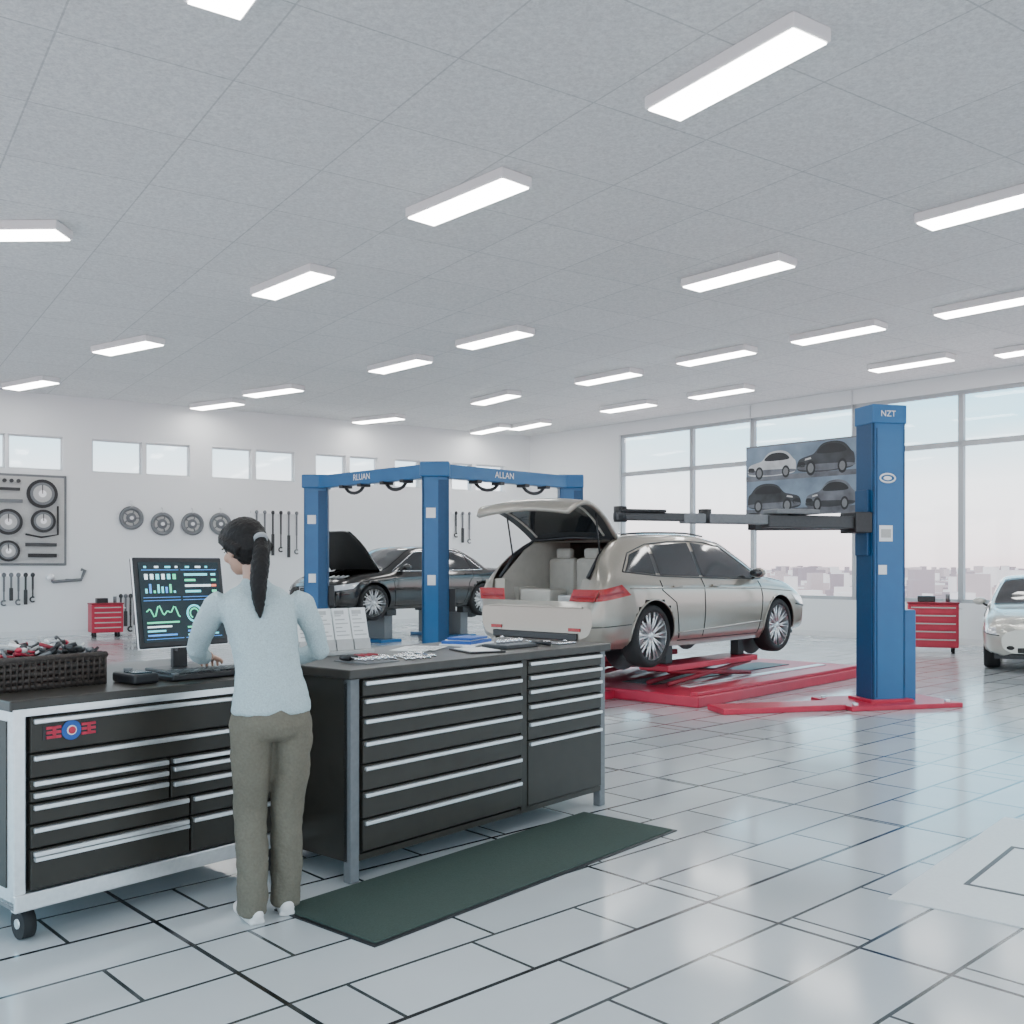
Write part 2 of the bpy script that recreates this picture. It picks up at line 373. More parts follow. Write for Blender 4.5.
def frame2(m,x0,y0,x1,y1,t,z,mat):
    m.b2((x0,y0,z),(x1,y0+t,z+.002),mat); m.b2((x0,y1-t,z),(x1,y1,z+.002),mat); m.b2((x0,y0+t,z),(x0+t,y1-t,z+.002),mat); m.b2((x1-t,y0+t,z),(x1,y1-t,z+.002),mat)
frame2(m,.42,-.40,1.25,-.08,.022,.006,'black')
m.b2((.25,-.52,.006),(.75,-.508,.008),'grey')
m.obj('floor_access_plate',A2,AD)
# ---------- things on the worktops
m=MB()
bw,bd,bh=.46,.34,.13; z0=.971
m.b2((-bw/2,-bd/2,0),(bw/2,bd/2,.012),'basket')
for k in range(5):
    z=.015+k*.026
    for s_ in(-1,1):
        m.tube([(-bw/2,s_*bd/2,z),(bw/2,s_*bd/2,z)],.011,'basket',8); m.tube([(s_*bw/2,-bd/2,z),(s_*bw/2,bd/2,z)],.011,'basket',8)
for k in range(19):
    x=-bw/2+bw*k/18
    for s_ in(-1,1): m.tube([(x,s_*(bd/2+.006),0),(x,s_*(bd/2+.006),bh)],.006,'basket',6)
for k in range(14):
    y=-bd/2+bd*k/13
    for s_ in(-1,1): m.tube([(s_*(bw/2+.006),y,0),(s_*(bw/2+.006),y,bh)],.006,'basket',6)
for s_ in(-1,1):
    m.tube([(-bw/2-.01,s_*bd/2,bh),(bw/2+.01,s_*bd/2,bh)],.014,'basket',8); m.tube([(s_*bw/2,-bd/2-.01,bh),(s_*bw/2,bd/2+.01,bh)],.014,'basket',8)
for k in range(110):
    x=random.uniform(-.20,.20); y=random.uniform(-.14,.14); z=random.uniform(.09,.18); a=random.uniform(0,6.28); L=random.uniform(.03,.06); dz=random.uniform(-.03,.03)
    mt=random.choice(['steel','grey','red','grey','black','black','redd','lgrey','dgrey','dgrey'])
    p1=(x-math.cos(a)*L,y-math.sin(a)*L*.5,z-dz); p2=(x+math.cos(a)*L,y+math.sin(a)*L*.5,z+dz)
    m.tube([p1,p2],random.uniform(.005,.010),mt,8)
    if random.random()<.35: m.ell(p2,(.016,.016,.012),mt,nu=10,nv=6)
bo=m.obj('tool_basket',W(-1.09,.83,z0),AD)
# monitor
m=MB(); mw,mh=.50,.45
m.T=Matrix.Translation((0,0,.12))@Matrix.Rotation(math.radians(-9),4,'X')
m.b2((-mw/2,-.018,0),(mw/2,.018,mh),'black',bev=.008)
for p,q in (((-mw/2-.003,-.012,-.003),(mw/2+.003,-.004,.003)),((-mw/2-.003,-.012,mh-.003),(mw/2+.003,-.004,mh+.003)),((-mw/2-.003,-.012,0),(-mw/2+.003,-.004,mh)),((mw/2-.003,-.012,0),(mw/2+.003,-.004,mh))): m.b2(p,q,'steel')
m.b2((-mw/2+.025,-.0215,.03),(mw/2-.025,-.0185,mh-.025),'scr')
def sc(x0,z0,x1,z1,mat): m.b2((-.22+x0*.44,-.0235,.035+z0*.38),(-.22+x1*.44,-.021,.035+z1*.38),mat)
def rg(cx,cz,rr,mat,t=.003,a0=0,a1=6.283): m.tube([(-.22+cx*.44+rr*math.cos(a0+(a1-a0)*k/20),-.0225,.035+cz*.38+rr*math.sin(a0+(a1-a0)*k/20)) for k in range(21)],t,mat,6)
# digits / read-outs per panel
for k in range(6): sc(.05+k*.07,.80,.09+k*.07,.87,['swhite','swhite','cyan','swhite','cyan','green'][k])
for k in range(8): sc(.05+k*.05,.62,.075+k*.05,.64+.10*abs(math.sin(k*1.3+.4)),['cyan','sblue','green','cyan'][k%4])
for k in range(4): sc(.55,.62+k*.075,.55+[.2,.34,.14,.30][k],.65+k*.075,['cyan','swhite','green','cyan'][k])
for k in range(4): sc(.90,.62+k*.075,.96,.65+k*.075,['green','amber','green','cyan'][k])
pts=[(-.22+(.04+k*.018)*.44,-.0225,.035+(.38+.08*math.sin(k*.9)*math.sin(k*.21))*.38) for k in range(24)]
m.tube(pts,.0035,'green',6)
for k in range(4): sc(.04,.06+k*.055,.04+[.36,.22,.30,.40][k],.082+k*.055,['sblue','cyan','swhite','green'][k])
rg(.64,.34,.040,'cyan',.005); rg(.64,.34,.024,'green',.004,0,4.2); rg(.86,.34,.040,'green',.005); rg(.86,.34,.024,'swhite',.004,1,4.5)
for k in range(3): sc(.54,.05+k*.05,.54+[.4,.28,.34][k],.072+k*.05,['cyan','sblue','green'][k])
for gx,gz,w_,h_ in ((.02,.56,.46,.36),(.51,.56,.47,.36),(.02,.02,.46,.50),(.51,.02,.47,.50)):
    sc(gx,gz,gx+w_,gz+.006,'sblue'); sc(gx,gz+h_,gx+w_,gz+h_+.006,'sblue')
for k in range(7): sc(.05+k*.13,.95,.05+k*.13+.03+.02*(k%3),.975,'swhite' if k%2 else 'cyan')
m.T=Matrix.Identity(4)
m.b2((-.04,.03,.01),(.04,.06,.34),'black',bev=.005); m.b2((-.14,-.07,0),(.14,.13,.018),'black',bev=.006)
m.b2((-.035,.0,.1),(.035,.05,.2),'black')
m.obj('computer_monitor',W(-.33,.88,.971),AD+.02)
m=MB(); kw,kd=.50,.21
m.b2((-kw/2,-kd/2,0),(kw/2,kd/2,.028),'black',bev=.008)
for i in range(15):
    for j in range(5):
        m.b2((-kw/2+.02+i*.031,-kd/2+.022+j*.034,.027),(-kw/2+.046+i*.031,-kd/2+.050+j*.034,.035),'grey' if (i+j)%7==0 else 'black',bev=.003)
m.obj('keyboard',W(-.38,.585,.971),AD)
m=MB(); m.b2((-.06,-.11,0),(.06,.11,.045),'black',bev=.012); m.b2((-.04,-.08,.045),(.04,.03,.05),'scr'); m.tube([(0,.1,.03),(.01,.2,.02),(.03,.26,.012)],.007,'black',8)
m.cyl((0,.07,.045),(0,.07,.06),.02,'grey',16)
m.obj('diagnostic_scanner',W(-.745,.60,.971),AD-.05)
m=MB()
for k in range(4):
    x=-.17+k*.113
    m.T=Matrix.Translation((x,0,.02))@Matrix.Rotation(math.radians(-14),4,'X')
    m.b2((-.052,-.012,0),(.052,.0,.235),'paper'); m.b2((-.052,-.02,0),(.052,.004,.06),'lgrey')
    for j in range(6): m.b2((-.04,-.0135,.08+j*.022),(.04-.02*(j%3),-.0115,.086+j*.022),'lgrey')
    m.b2((-.04,-.0135,.20),(.02,-.0115,.222),'lgrey')
m.T=Matrix.Identity(4); m.b2((-.24,-.04,0),(.23,.09,.022),'lgrey',bev=.004); m.b2((-.24,.05,.02),(.23,.06,.2),'lgrey')
m.obj('brochure_rack',W(.44,.64,1.011),AD-.12)
def wrench(m,c,a,L,mat='chrome',s=1):
    T=m.T; m.T=T@Matrix.Translation(c)@Matrix.Rotation(a,4,'Z')
    m.b2((-L/2,-.009*s,0),(L/2,.009*s,.008*s),mat,bev=.002*s)
    n=14; 
    pts=[(L/2+.018*s+.02*s*math.cos(t),.02*s*math.sin(t),.007*s) for t in [2*math.pi*k/n for k in range(n+1)]]
    m.tube(pts,.006*s,mat,8,cap=False)
    pts=[(-L/2-.016*s+.02*s*math.cos(t),.02*s*math.sin(t),.007*s) for t in [-2.2+4.4*k/10 for k in range(11)]]
    m.tube(pts,.0065*s,mat,8); m.T=T
m=MB()
for k in range(6): wrench(m,(.0+k*.05,random.uniform(-.04,.04),.0),1.2+random.uniform(-.2,.2),.14+.02*(k%4))
m.b2((-.28,-.13,0),(-.06,.12,.004),'grey')
for k in range(5): m.tube([(-.26+k*.045,-.1,.018),(-.25+k*.045,.03,.018)],.008,'chrome',8); 
for k in range(5): m.tube([(-.25+k*.045,.03,.018),(-.25+k*.045,.1,.018)],.013,random.choice(['redd','black','black']),8)
m.obj('hand_tool_set',W(.48,.24,1.011),AD)
m=MB(); m.b2((-.15,-.105,0),(.15,.105,.004),'paper'); m.b2((-.1,-.15,.004),(.16,.06,.007),'paper')
for j in range(7): m.b2((-.08,-.13+j*.024,.007),(.12-.03*(j%3),-.126+j*.024,.008),'grey')
m.obj('paper_sheets',W(.98,.58,1.011),AD+.5)
m=MB(); m.b2((-.16,-.11,0),(.16,.11,.012),'white',bev=.003); m.b2((-.15,-.10,.012),(.15,.10,.03),'pblue',bev=.003); m.b2((-.12,-.08,.03),(.14,.09,.036),'white',bev=.002); m.b2((-.13,-.09,.036),(.11,.07,.050),'pblue',bev=.003)
m.obj('manual_stack',W(1.42,.58,1.011),AD+.3)
m=MB()
for k in range(3): wrench(m,(k*.05,-.02,.0),1.5+k*.1,.16)
m.tube([(-.12,-.12,.014),(-.06,.06,.014)],.013,'black',10); m.tube([(-.06,.06,.014),(-.03,.14,.014)],.006,'chrome',8)
m.obj('wrench_set',W(1.78,.24,1.011),AD)
m=MB(); m.b2((-.11,-.15,0),(.11,.15,.008),'black',bev=.003); m.b2((-.09,-.12,.008),(.09,.12,.011),'paper'); m.b2((-.04,.11,.01),(.04,.14,.022),'steel')
m.obj('clipboard',W(1.12,.22,1.011),AD-.4)
m=MB(); m.b2((-.14,-.10,0),(.14,.10,.02),'dgrey',bev=.004); m.b2((-.13,-.09,.02),(.13,.09,.023),'grey')
for k in range(6): m.cyl((-.1+k*.04,0,.022),(-.1+k*.04,0,.05),.013,'chrome',12)
m.obj('socket_tray',W(1.45,.26,1.011),AD)

# ---------------------------------------------------------------- cars
def catm(xs,P,x):
    i=int(np.searchsorted(xs,x)-1); i=max(0,min(len(xs)-2,i)); h=xs[i+1]-xs[i]; t=(x-xs[i])/h
    def tan(k):
        if k==0: return (P[1]-P[0])/(xs[1]-xs[0])
        if k==len(xs)-1: return (P[-1]-P[-2])/(xs[-1]-xs[-2])
        a=(P[k]-P[k-1])/(xs[k]-xs[k-1]); c=(P[k+1]-P[k])/(xs[k+1]-xs[k])
        w=np.where(a*c>0,2*a*c/(a+c+1e-12),0); return w
    m0,m1=tan(i)*h,tan(i+1)*h
    return (2*t**3-3*t*t+1)*P[i]+(t**3-2*t*t+t)*m0+(-2*t**3+3*t*t)*P[i+1]+(t**3-t*t)*m1
nose=[(2.65,[(.80,.22),(.88,.35),(.92,.60),(.91,.81),(.865,.93),(.665,1.325),(.58,1.38),(.32,1.41),(0,1.42)]),
 (3.05,[(.80,.22),(.88,.35),(.92,.60),(.91,.80),(.865,.925),(.755,1.12),(.68,1.18),(.37,1.21),(0,1.22)]),
 (3.45,[(.80,.22),(.88,.35),(.915,.60),(.90,.79),(.85,.90),(.80,.945),(.74,.97),(.40,.99),(0,1.0)]),
 (4.0,[(.76,.24),(.88,.35),(.905,.60),(.88,.77),(.82,.85),(.77,.885),(.68,.91),(.36,.93),(0,.94)]),
 (4.4,[(.68,.25),(.83,.34),(.855,.55),(.82,.69),(.76,.755),(.70,.785),(.60,.81),(.33,.83),(0,.835)]),
 (4.56,[(.60,.26),(.75,.35),(.77,.52),(.73,.62),(.67,.675),(.6,.70),(.52,.72),(.3,.735),(0,.74)]),
 (4.63,[(.5,.30),(.62,.38),(.64,.5),(.6,.58),(.56,.61),(.5,.63),(.44,.645),(.25,.655),(0,.66)])]
wnose=[(2.60,[(.81,.20),(.89,.33),(.925,.60),(.915,.83),(.865,.94),(.66,1.35),(.575,1.41),(.32,1.44),(0,1.45)]),
 (3.02,[(.81,.20),(.89,.33),(.925,.60),(.915,.82),(.865,.935),(.745,1.15),(.67,1.21),(.37,1.24),(0,1.25)]),
 (3.48,[(.81,.20),(.89,.33),(.92,.60),(.905,.81),(.855,.915),(.80,.965),(.74,.99),(.40,1.01),(0,1.02)]),
 (4.0,[(.77,.22),(.89,.34),(.91,.60),(.885,.80),(.825,.875),(.77,.91),(.68,.93),(.36,.95),(0,.96)]),
 (4.38,[(.70,.23),(.85,.33),(.87,.56),(.835,.72),(.775,.785),(.71,.815),(.60,.84),(.33,.86),(0,.865)]),
 (4.55,[(.62,.25),(.78,.34),(.80,.53),(.755,.66),(.69,.71),(.62,.735),(.52,.755),(.3,.77),(0,.775)]),
 (4.63,[(.52,.30),(.66,.38),(.68,.5),(.63,.60),(.58,.635),(.52,.655),(.44,.67),(.25,.68),(0,.685)])]
wagon=[(0.0,[(.58,.33),(.74,.39),(.79,.52),(.785,.62),(.77,.65),(.73,.66),(.66,.665),(.35,.665),(0,.665)]),
 (.10,[(.68,.26),(.83,.34),(.875,.56),(.875,.76),(.85,.88),(.77,.95),(.70,.97),(.35,.98),(0,.98)]),
 (.32,[(.74,.23),(.87,.33),(.905,.60),(.90,.85),(.86,.98),(.71,1.18),(.64,1.23),(.33,1.24),(0,1.25)]),
 (.66,[(.77,.22),(.88,.33),(.92,.60),(.91,.86),(.865,.98),(.67,1.33),(.59,1.40),(.32,1.43),(0,1.44)]),
 (1.2,[(.80,.21),(.89,.33),(.925,.60),(.915,.85),(.865,.97),(.67,1.375),(.59,1.445),(.32,1.48),(0,1.49)]),
 (2.0,[(.81,.20),(.89,.33),(.925,.60),(.915,.84),(.865,.955),(.67,1.40),(.59,1.46),(.32,1.495),(0,1.505)])]+wnose
sedan=[(0,[(.55,.34),(.70,.42),(.76,.60),(.76,.80),(.74,.86),(.70,.90),(.62,.92),(.35,.93),(0,.93)]),
 (.15,[(.68,.28),(.83,.36),(.87,.60),(.86,.82),(.82,.92),(.77,.96),(.68,.985),(.36,1.0),(0,1.0)]),
 (.7,[(.75,.24),(.87,.35),(.91,.6),(.90,.83),(.86,.94),(.78,.98),(.70,1.01),(.36,1.03),(0,1.035)]),
 (1.08,[(.78,.23),(.88,.35),(.92,.6),(.91,.83),(.865,.945),(.73,1.17),(.65,1.21),(.34,1.23),(0,1.24)]),
 (1.5,[(.79,.22),(.88,.35),(.92,.6),(.91,.82),(.865,.94),(.68,1.325),(.59,1.385),(.32,1.42),(0,1.43)]),
 (2.1,[(.80,.22),(.88,.35),(.92,.6),(.91,.82),(.865,.94),(.68,1.36),(.60,1.42),(.32,1.45),(0,1.46)])]+nose
RW,RA=.345,.395
def wheel(m,x,y,s):
    T=m.T; m.T=T@Matrix.Translation((x,y,RW))@Matrix.Scale(s,4,(0,1,0))
    R=RW; w=.115
    m.lathe([(R-.085,-w),(R-.03,-w),(R-.005,-w*.75),(R,-w*.3),(R,w*.3),(R-.005,w*.75),(R-.025,w),(R-.08,w),(R-.085,w*.8)],'rubber',n=48)
    m.lathe([(R-.085,w*.85),(R-.078,w*.97),(R-.070,w*.92),(R-.09,w*.6),(R-.10,-w),(R-.085,-w)],'alloy',n=48)
    m.lathe([(0.001,-.02),(R-.10,-.02)],'black',n=32)
    m.lathe([(0.001,w*.8),(.03,w*.8),(.055,w*.65),(.06,.0)],'alloy',n=24)
    for k in range(10):
        a=2*math.pi*k/10; 
        for da in (-.12,.12):
            c,s2=math.cos(a),math.sin(a); c3,s3=math.cos(a+da),math.sin(a+da)
            m.tube([(c*.035,w*.65,s2*.035),(c3*(R-.085),w*.80,s3*(R-.085))],[(.013,.013),(.012,.014)],'alloy',6)
    m.lathe([(.001,.02),(.14,.02),(.14,.0)],'steel',n=32)
    m.T=T
def car(name,st,paint,loc,hd,hatch=False,hood=False,scale=1.0,kind='sedan'):
    xs=np.array([q[0] for q in st]); P=[np.array(q[1]) for q in st]; L=xs[-1]
    pv=np.arange(9.)
    def sec(x): return catm(xs,P,x)
    def S(x,v):
        q=sec(x)
        p=catm(pv,[q[i] for i in range(9)],v); return float(p[0]),float(p[1])
    vv=np.linspace(0,8,33)
    cache={}
    def side(x,z):
        key=round(x,3)
        if key not in cache: 
            q=sec(x); cache[key]=np.array([catm(pv,[q[i] for i in range(9)],v) for v in np.linspace(0,6,49)])
        q=cache[key]; return float(np.interp(z,q[:,1],q[:,0]))
    m=MB()
    wx=[.93,3.72]
    X=sorted(set([round(x,4) for x in np.linspace(0,L,118)]+[.1,.64,.02,3.5,4.42]))
    n=len(vv); ring=[]
    for x in X:
        q=[catm(pv,[a for a in sec(x)],v) for v in vv]
        row=[(x,-p[0],p[1]) for p in q]+[(x,p[0],p[1]) for p in q[::-1][1:]]
        ring.append(row)
    nn=len(ring[0]); vs=[];dead=set()
    for i,row in enumerate(ring):
        for j,(x,y,z) in enumerate(row):
            if abs(y)>.45 and z<.82:
                for c in wx:
                    dx,dz=x-c,z-RW; d_=math.hypot(dx,dz)
                    if d_<RA+.012:
                        if d_>RA-.03: x,z=c+dx/d_*RA,RW+dz/d_*RA
                        else: dead.add(i*nn+j)
            vs.append((x,y,z))
    fs=[];
    for i in range(len(X)-1):
        xm_=(X[i]+X[i+1])/2
        for j in range(nn-1):
            vm=(vv[j] if j<n-1 else vv[2*n-3-j]); 
            if hatch and .02<xm_<.64 and vm>=5.9: continue
            if hood and 3.5<xm_<4.42 and vm>=5: continue
            q=(i*nn+j,i*nn+j+1,(i+1)*nn+j+1,(i+1)*nn+j)
            if any(a in dead for a in q): continue
            fs.append(q[::-1])
    m.add(vs,fs,paint,True)
    m.poly([ (0,p[1],p[2]) for p in ring[0]],paint); m.poly([(L,p[1],p[2]) for p in ring[-1]][::-1],paint)
    m.b2((.25,-.74,.20),(4.45,.74,.27),'black') if not hatch else m.b2((.12,-.70,.20),(4.45,.70,.27),'black')
    for c in wx:
        for s in (-1,1):
            pts=[]
            for k in range(25):
                a=math.radians(-12+204*k/24); x=c+RA*math.cos(a); z=RW+RA*math.sin(a)
                pts.append((x,s*(side(min(max(x,0),L),z)+.002),z))
            m.tube(pts,.010,paint,8)
            def well2(u,v,c=c,s=s):
                a=math.radians(-15+210*u); 
                x=c+(RA+.004)*math.cos(a); z=RW+(RA+.004)*math.sin(a)
                yy=side(min(max(x,0),L),z)-.004
                return (x,s*(.5+(yy-.5)*v),z)
            m.grid(well2,20,2,'black',smooth=True)
            m.poly([(c+RA*math.cos(math.radians(t)),s*.5,RW+RA*math.sin(math.radians(t))) for t in range(0,360,15)],'black')
            wheel(m,c,s*.785,s)
    def swin(xb0,xb1,xt0,xt1,zb0,zb1,zt0,zt1,off=.006,mat='glass',both=True):
        for s in(-1,1):
            def fn(u,v):
                x=(xb0+(xb1-xb0)*u)*(1-v)+(xt0+(xt1-xt0)*u)*v
                z=(zb0+(zb1-zb0)*u)*(1-v)+(zt0+(zt1-zt0)*u)*v
                return (x,s*(side(x,z)+off),z)
            m.grid(fn,14,6,mat,flip=(s>0))
    def sline(pts,rad=.006,mat='cabdark',off=.002):
        P2=[]
        for (x0,z0),(x1,z1) in zip(pts[:-1],pts[1:]):
            for k in range(8): t=k/8; P2.append((x0+(x1-x0)*t,z0+(z1-z0)*t))
        P2.append(pts[-1])
        for s in(-1,1): m.tube([(x,s*(side(x,z)+off),z) for x,z in P2],rad,mat,6)
    if kind=='wagon':
        W3=[(.52,1.04,.70,1.06,1.05,1.015,1.23,1.325),(1.12,1.90,1.13,1.88,1.005,.985,1.335,1.375),(1.97,3.24,1.95,2.58,.98,.955,1.375,1.33)]
        outl=[(.46,1.045),(.68,1.245),(1.05,1.345),(1.5,1.38),(1.9,1.39),(2.25,1.385),(2.58,1.345),(2.95,1.15),(3.32,.945),(2.6,.955),(1.9,.97),(1.1,.995),(.46,1.045)]
        swin(.50,2.9,.72,2.62,1.045,.965,1.225,1.30,.002,'black')
    else:
        W3=[(1.02,1.22,1.30,1.34,.975,.975,1.20,1.235),(1.26,1.90,1.40,1.88,.975,.97,1.27,1.33),(1.97,3.20,1.95,2.62,.97,.95,1.335,1.30)]
        outl=[(.94,.965),(1.32,1.25),(1.6,1.325),(1.9,1.35),(2.62,1.32),(3.28,.94),(1.9,.955),(.94,.965)]
    for w_ in W3: swin(*w_)
    sline(outl,.008,'black' if kind=='wagon' else 'chrome')
    xr=1.06 if kind=='wagon' else 1.2
    sline([(1.93,.96),(1.93,.30)],.005); sline([(3.22,.92),(3.26,.72),(3.20,.28)],.005); sline([(xr+.02,.95),(xr+.02,.84),(1.34,.70),(1.38,.5),(1.44,.30)],.005); sline([(1.44,.27),(3.20,.27)],.005)
    if kind=='wagon':
        sline([(.5,.87),(1.2,.865),(2.2,.85),(3.2,.83),(4.1,.78)],.009,paint,.002)
        sline([(1.40,.36),(2.3,.385),(3.26,.42)],.010,paint,.002)
    else: sline([(.45,.79),(1.5,.80),(2.5,.79),(3.9,.75)],.007,paint,.004)
    for x in (1.36,2.16):
        for s in(-1,1): m.box((x,s*(side(x,.86)+.014),.88),(.18,.03,.026),paint,bev=.009)
    for s in (-1,1):
        m.ell((3.02,s*.985,1.02),(.075,.10,.062),paint); m.tube([(3.08,s*.87,.95),(3.05,s*.93,.98)],.02,'black',8)
        m.ell((2.975,s*.985,1.02),(.04,.085,.05),'glass')
    def top(x,v,s,off): 
        y,z=S(x,v); return (x+off*.5,s*y,z+off)
    for s in (-1,1):
        m.grid(lambda u,v:top(2.68+.74*u,5.75+2.25*v,s,.008),14,10,'glass',flip=(s>0))
        if kind=='sedan':
            def rg_(u,v):
                y,z=S(.76+.66*u,5.75+2.25*v); return (.76+.66*u-.004,s*y,z+.008)
            m.grid(rg_,14,10,'glass',flip=(s>0))
        if kind=='wagon': m.tube([(x,s*(S(x,6.2)[0]),S(x,6.2)[1]+.022) for x in np.linspace(.8,2.45,9)],.011,'black',8)
    swin(4.20,4.60,4.06,4.54,.62,.57,.735,.675,.006,'hlamp')
    sline([(4.16,.61),(4.61,.56)],.008,'black',.004)
    m.box((L+.004,0,.53),(.03,.50,.20),'cabdark',bev=.01)
    for k in range(5): m.box((L+.022,0,.455+k*.036),(.008,.46,.008),'chrome')
    frame_pts=[(L+.018,-.26,.43),(L+.018,.26,.43),(L+.018,.24,.635),(L+.018,-.24,.635),(L+.018,-.26,.43)]
    m.tube(frame_pts,.012,'chrome',8)
    m.box((L-.012,0,.345),(.05,.85,.075),'cabdark',bev=.01); m.box((L+.018,0,.40),(.012,.36,.09),'white',bev=.004)
    for s in(-1,1): m.ell((L-.03,s*.52,.38),(.05,.07,.04),'cabdark')
    if kind=='wagon':
        swin(.03,.50,.06,.36,.735,.80,.86,.91,.010,'tail')
        swin(.035,.40,.04,.36,.775,.825,.80,.845,.013,'redd')
        for s in(-1,1):
            m.add([(.055,s*.50,.655),(.02,s*.80,.655),(.095,s*.82,.95),(.13,s*.56,.97)],[(0,1,2,3)],paint)
            m.add([(.030,s*.46,.735),(.000,s*.81,.735),(.035,s*.865,.86),(.055,s*.50,.86)],[(0,1,2,3)],'tail')
            m.add([(.022,s*.50,.775),(.000,s*.80,.775),(.008,s*.82,.795),(.030,s*.50,.795)],[(0,1,2,3)],'redd')
            m.box((-.006,s*.56,.44),(.012,.16,.035),'tail',bev=.003)
        m.box((.05,0,.672),(.14,1.34,.02),paint,bev=.006)
        m.box((-.003,0,.365),(.05,1.2,.075),'black',bev=.012)
        sline([(.0,.47),(.52,.49)],.005)
        for s in(-1,1): m.cyl((-.03,s*.45,.30),(.12,s*.45,.30),.035,'chrome',16)
        m.b2((.08,-.70,.64),(1.30,.70,.67),'grey'); 
        for s in(-1,1):
            m.add([(.12,s*.54,.66),(.14,s*.62,.97),(.60,s*.59,1.38),(1.35,s*.62,1.40),(1.35,s*.66,.66)],[(0,1,2,3,4)],'interior')
            m.box((.5,s*.58,.77),(.35,.1,.2),'interior',bev=.03)
        for y in (-.42,0,.42):
            m.box((1.0,y,.93),(.14,.40,.54),'interior',bev=.05); m.box((1.02,y,1.25),(.10,.22,.12),'interior',bev=.03)
        for y in (-.36,.36):
            m.box((2.2,y,.95),(.14,.46,.6),'interior',bev=.05); m.box((2.22,y,1.27),(.10,.24,.13),'interior',bev=.03)
        m.add([(.66,-.57,1.385),(.66,.57,1.385),(2.6,.57,1.385),(2.6,-.57,1.385)],[(0,1,2,3)],'interior')
        m.tube([(.13,-.63,.98),(.34,-.62,1.22),(.64,-.575,1.40),(.64,0,1.425),(.64,.575,1.40),(.34,.62,1.22),(.13,.63,.98)],.020,'black',8)
        m.box((.40,.22,.76),(.3,.46,.18),'interior',bev=.03); m.box((.38,-.28,.73),(.26,.34,.12),'lgrey',bev=.02)
        path=[(.66,1.46),(.52,1.57),(.34,1.69),(.14,1.78),(.0,1.81),(-.12,1.78),(-.20,1.71)]
        hw=[.60,.62,.66,.69,.70,.69,.64]
        pa=np.array(path); t_=np.arange(7.)
        def tg(u,v,o=0,ins=0):
            k=u*6; p=catm(t_,[pa[i] for i in range(7)],k); w_=float(np.interp(k,t_,hw))-ins; yy=(v*2-1)
            q=catm(t_,[pa[i] for i in range(7)],min(k+.05,6)); q0=catm(t_,[pa[i] for i in range(7)],max(k-.05,0)); d=q-q0; d=d/np.linalg.norm(d); nx,nz=d[1],-d[0]
            if nz<0: nx,nz=-nx,-nz
            return (p[0]+nx*o,yy*w_,p[1]+nz*o-.05*yy*yy)
        m.grid(lambda u,v:tg(u,v,.02),24,16,paint,flip=True)
        m.grid(lambda u,v:tg(u,v,-.03),24,16,'dgrey')
        m.grid(lambda u,v:tg(.08+.45*u,.10+.80*v,-.036),12,12,'glass')
        m.grid(lambda u,v:tg(.12+.40*u,.12+.76*v,.026),12,12,'glass',flip=True)
        m.grid(lambda u,v:tg(.62+.28*u,.14+.72*v,-.04),8,12,'grey')
        edge=[tg(u,0) for u in np.linspace(0,1,16)]+[tg(1,v) for v in np.linspace(0,1,12)]+[tg(u,1) for u in np.linspace(1,0,16)]+[tg(0,v) for v in np.linspace(1,0,8)]
        m.tube(edge,.028,paint,10)
        e2=[tg(u,.1,-.04) for u in np.linspace(.06,.56,10)]+[tg(.56,v,-.04) for v in np.linspace(.1,.9,8)]+[tg(u,.9,-.04) for u in np.linspace(.56,.06,10)]
        m.tube(e2,.012,'interior',8)
        m.tube([tg(.93,v,-.04) for v in np.linspace(.15,.85,8)],.012,'interior',8)
        for s in(-1,1): m.tube([(.34,s*.63,1.20),(.25,s*.64,1.67)],.010,'black',8)
    else:
        swin(.02,.36,.03,.30,.70,.74,.84,.86,.008,'tail')
        m.box((-.004,0,.52),(.012,.5,.12),'white',bev=.003); 
        for s in(-1,1): m.box((-.002,s*.56,.77),(.02,.3,.11),'tail',bev=.006)
        m.b2((.9,-.6,.5),(3.3,.6,.7),'black')
    if hood:
        m.b2((3.5,-.70,.6),(4.4,.70,.66),'black'); m.box((3.95,0,.72),(.5,.6,.16),'grey',bev=.03); m.box((3.75,.45,.72),(.25,.2,.18),'black',bev=.02)
        for k in range(4): m.cyl((3.78+k*.11,-.12,.78),(3.78+k*.11,.12,.84),.025,'steel',10)
        R_=Matrix.Translation((3.5,0,.99))@Matrix.Rotation(math.radians(-60),4,'Y')@Matrix.Translation((-3.5,0,-.99))
        def hf(u,v,o):
            x=3.5+.92*u; vq=5+3*(1-abs(v*2-1)); y,z=S(x,vq); y=y*(1 if v>.5 else -1); return tuple(R_@V((x,y,z+o)))
        m.grid(lambda u,v:hf(u,v,.006),14,24,paint); m.grid(lambda u,v:hf(u,v,-.03),14,24,'cabdark',flip=True)
        m.tube([hf(0,0,0)]+[hf(u,0,-.01) for u in np.linspace(0,1,8)]+[hf(1,v,-.01) for v in np.linspace(0,1,16)]+[hf(u,1,-.01) for u in np.linspace(1,0,8)],.018,paint,8)
        m.tube([(4.1,-.62,.82),hf(.6,.08,-.03)],.008,'steel',6)
    o=m.obj(name,loc,math.atan2(hd[1],hd[0])); o.scale=(scale,)*3
    return o
hd=V((.683,.730,0)); lf=V((-.730,.683,0))
CZ=.385; O=V((.24,10.76,CZ))
car('station_wagon',wagon,'silver',O,hd,hatch=True,kind='wagon')
h2=V((-.72,-.69,0)).normalized()
cc=V((-2.20,20.6,.44)); car('sedan_car',sedan,'darkpaint',cc-h2*2.3,h2,hood=True)
h3=V((-.45,-.89,0)).normalized(); P3=V((7.32,13.6,0)); car('sedan_car',sedan,'silver2',P3-h3*4.63*.93,h3,scale=.93)

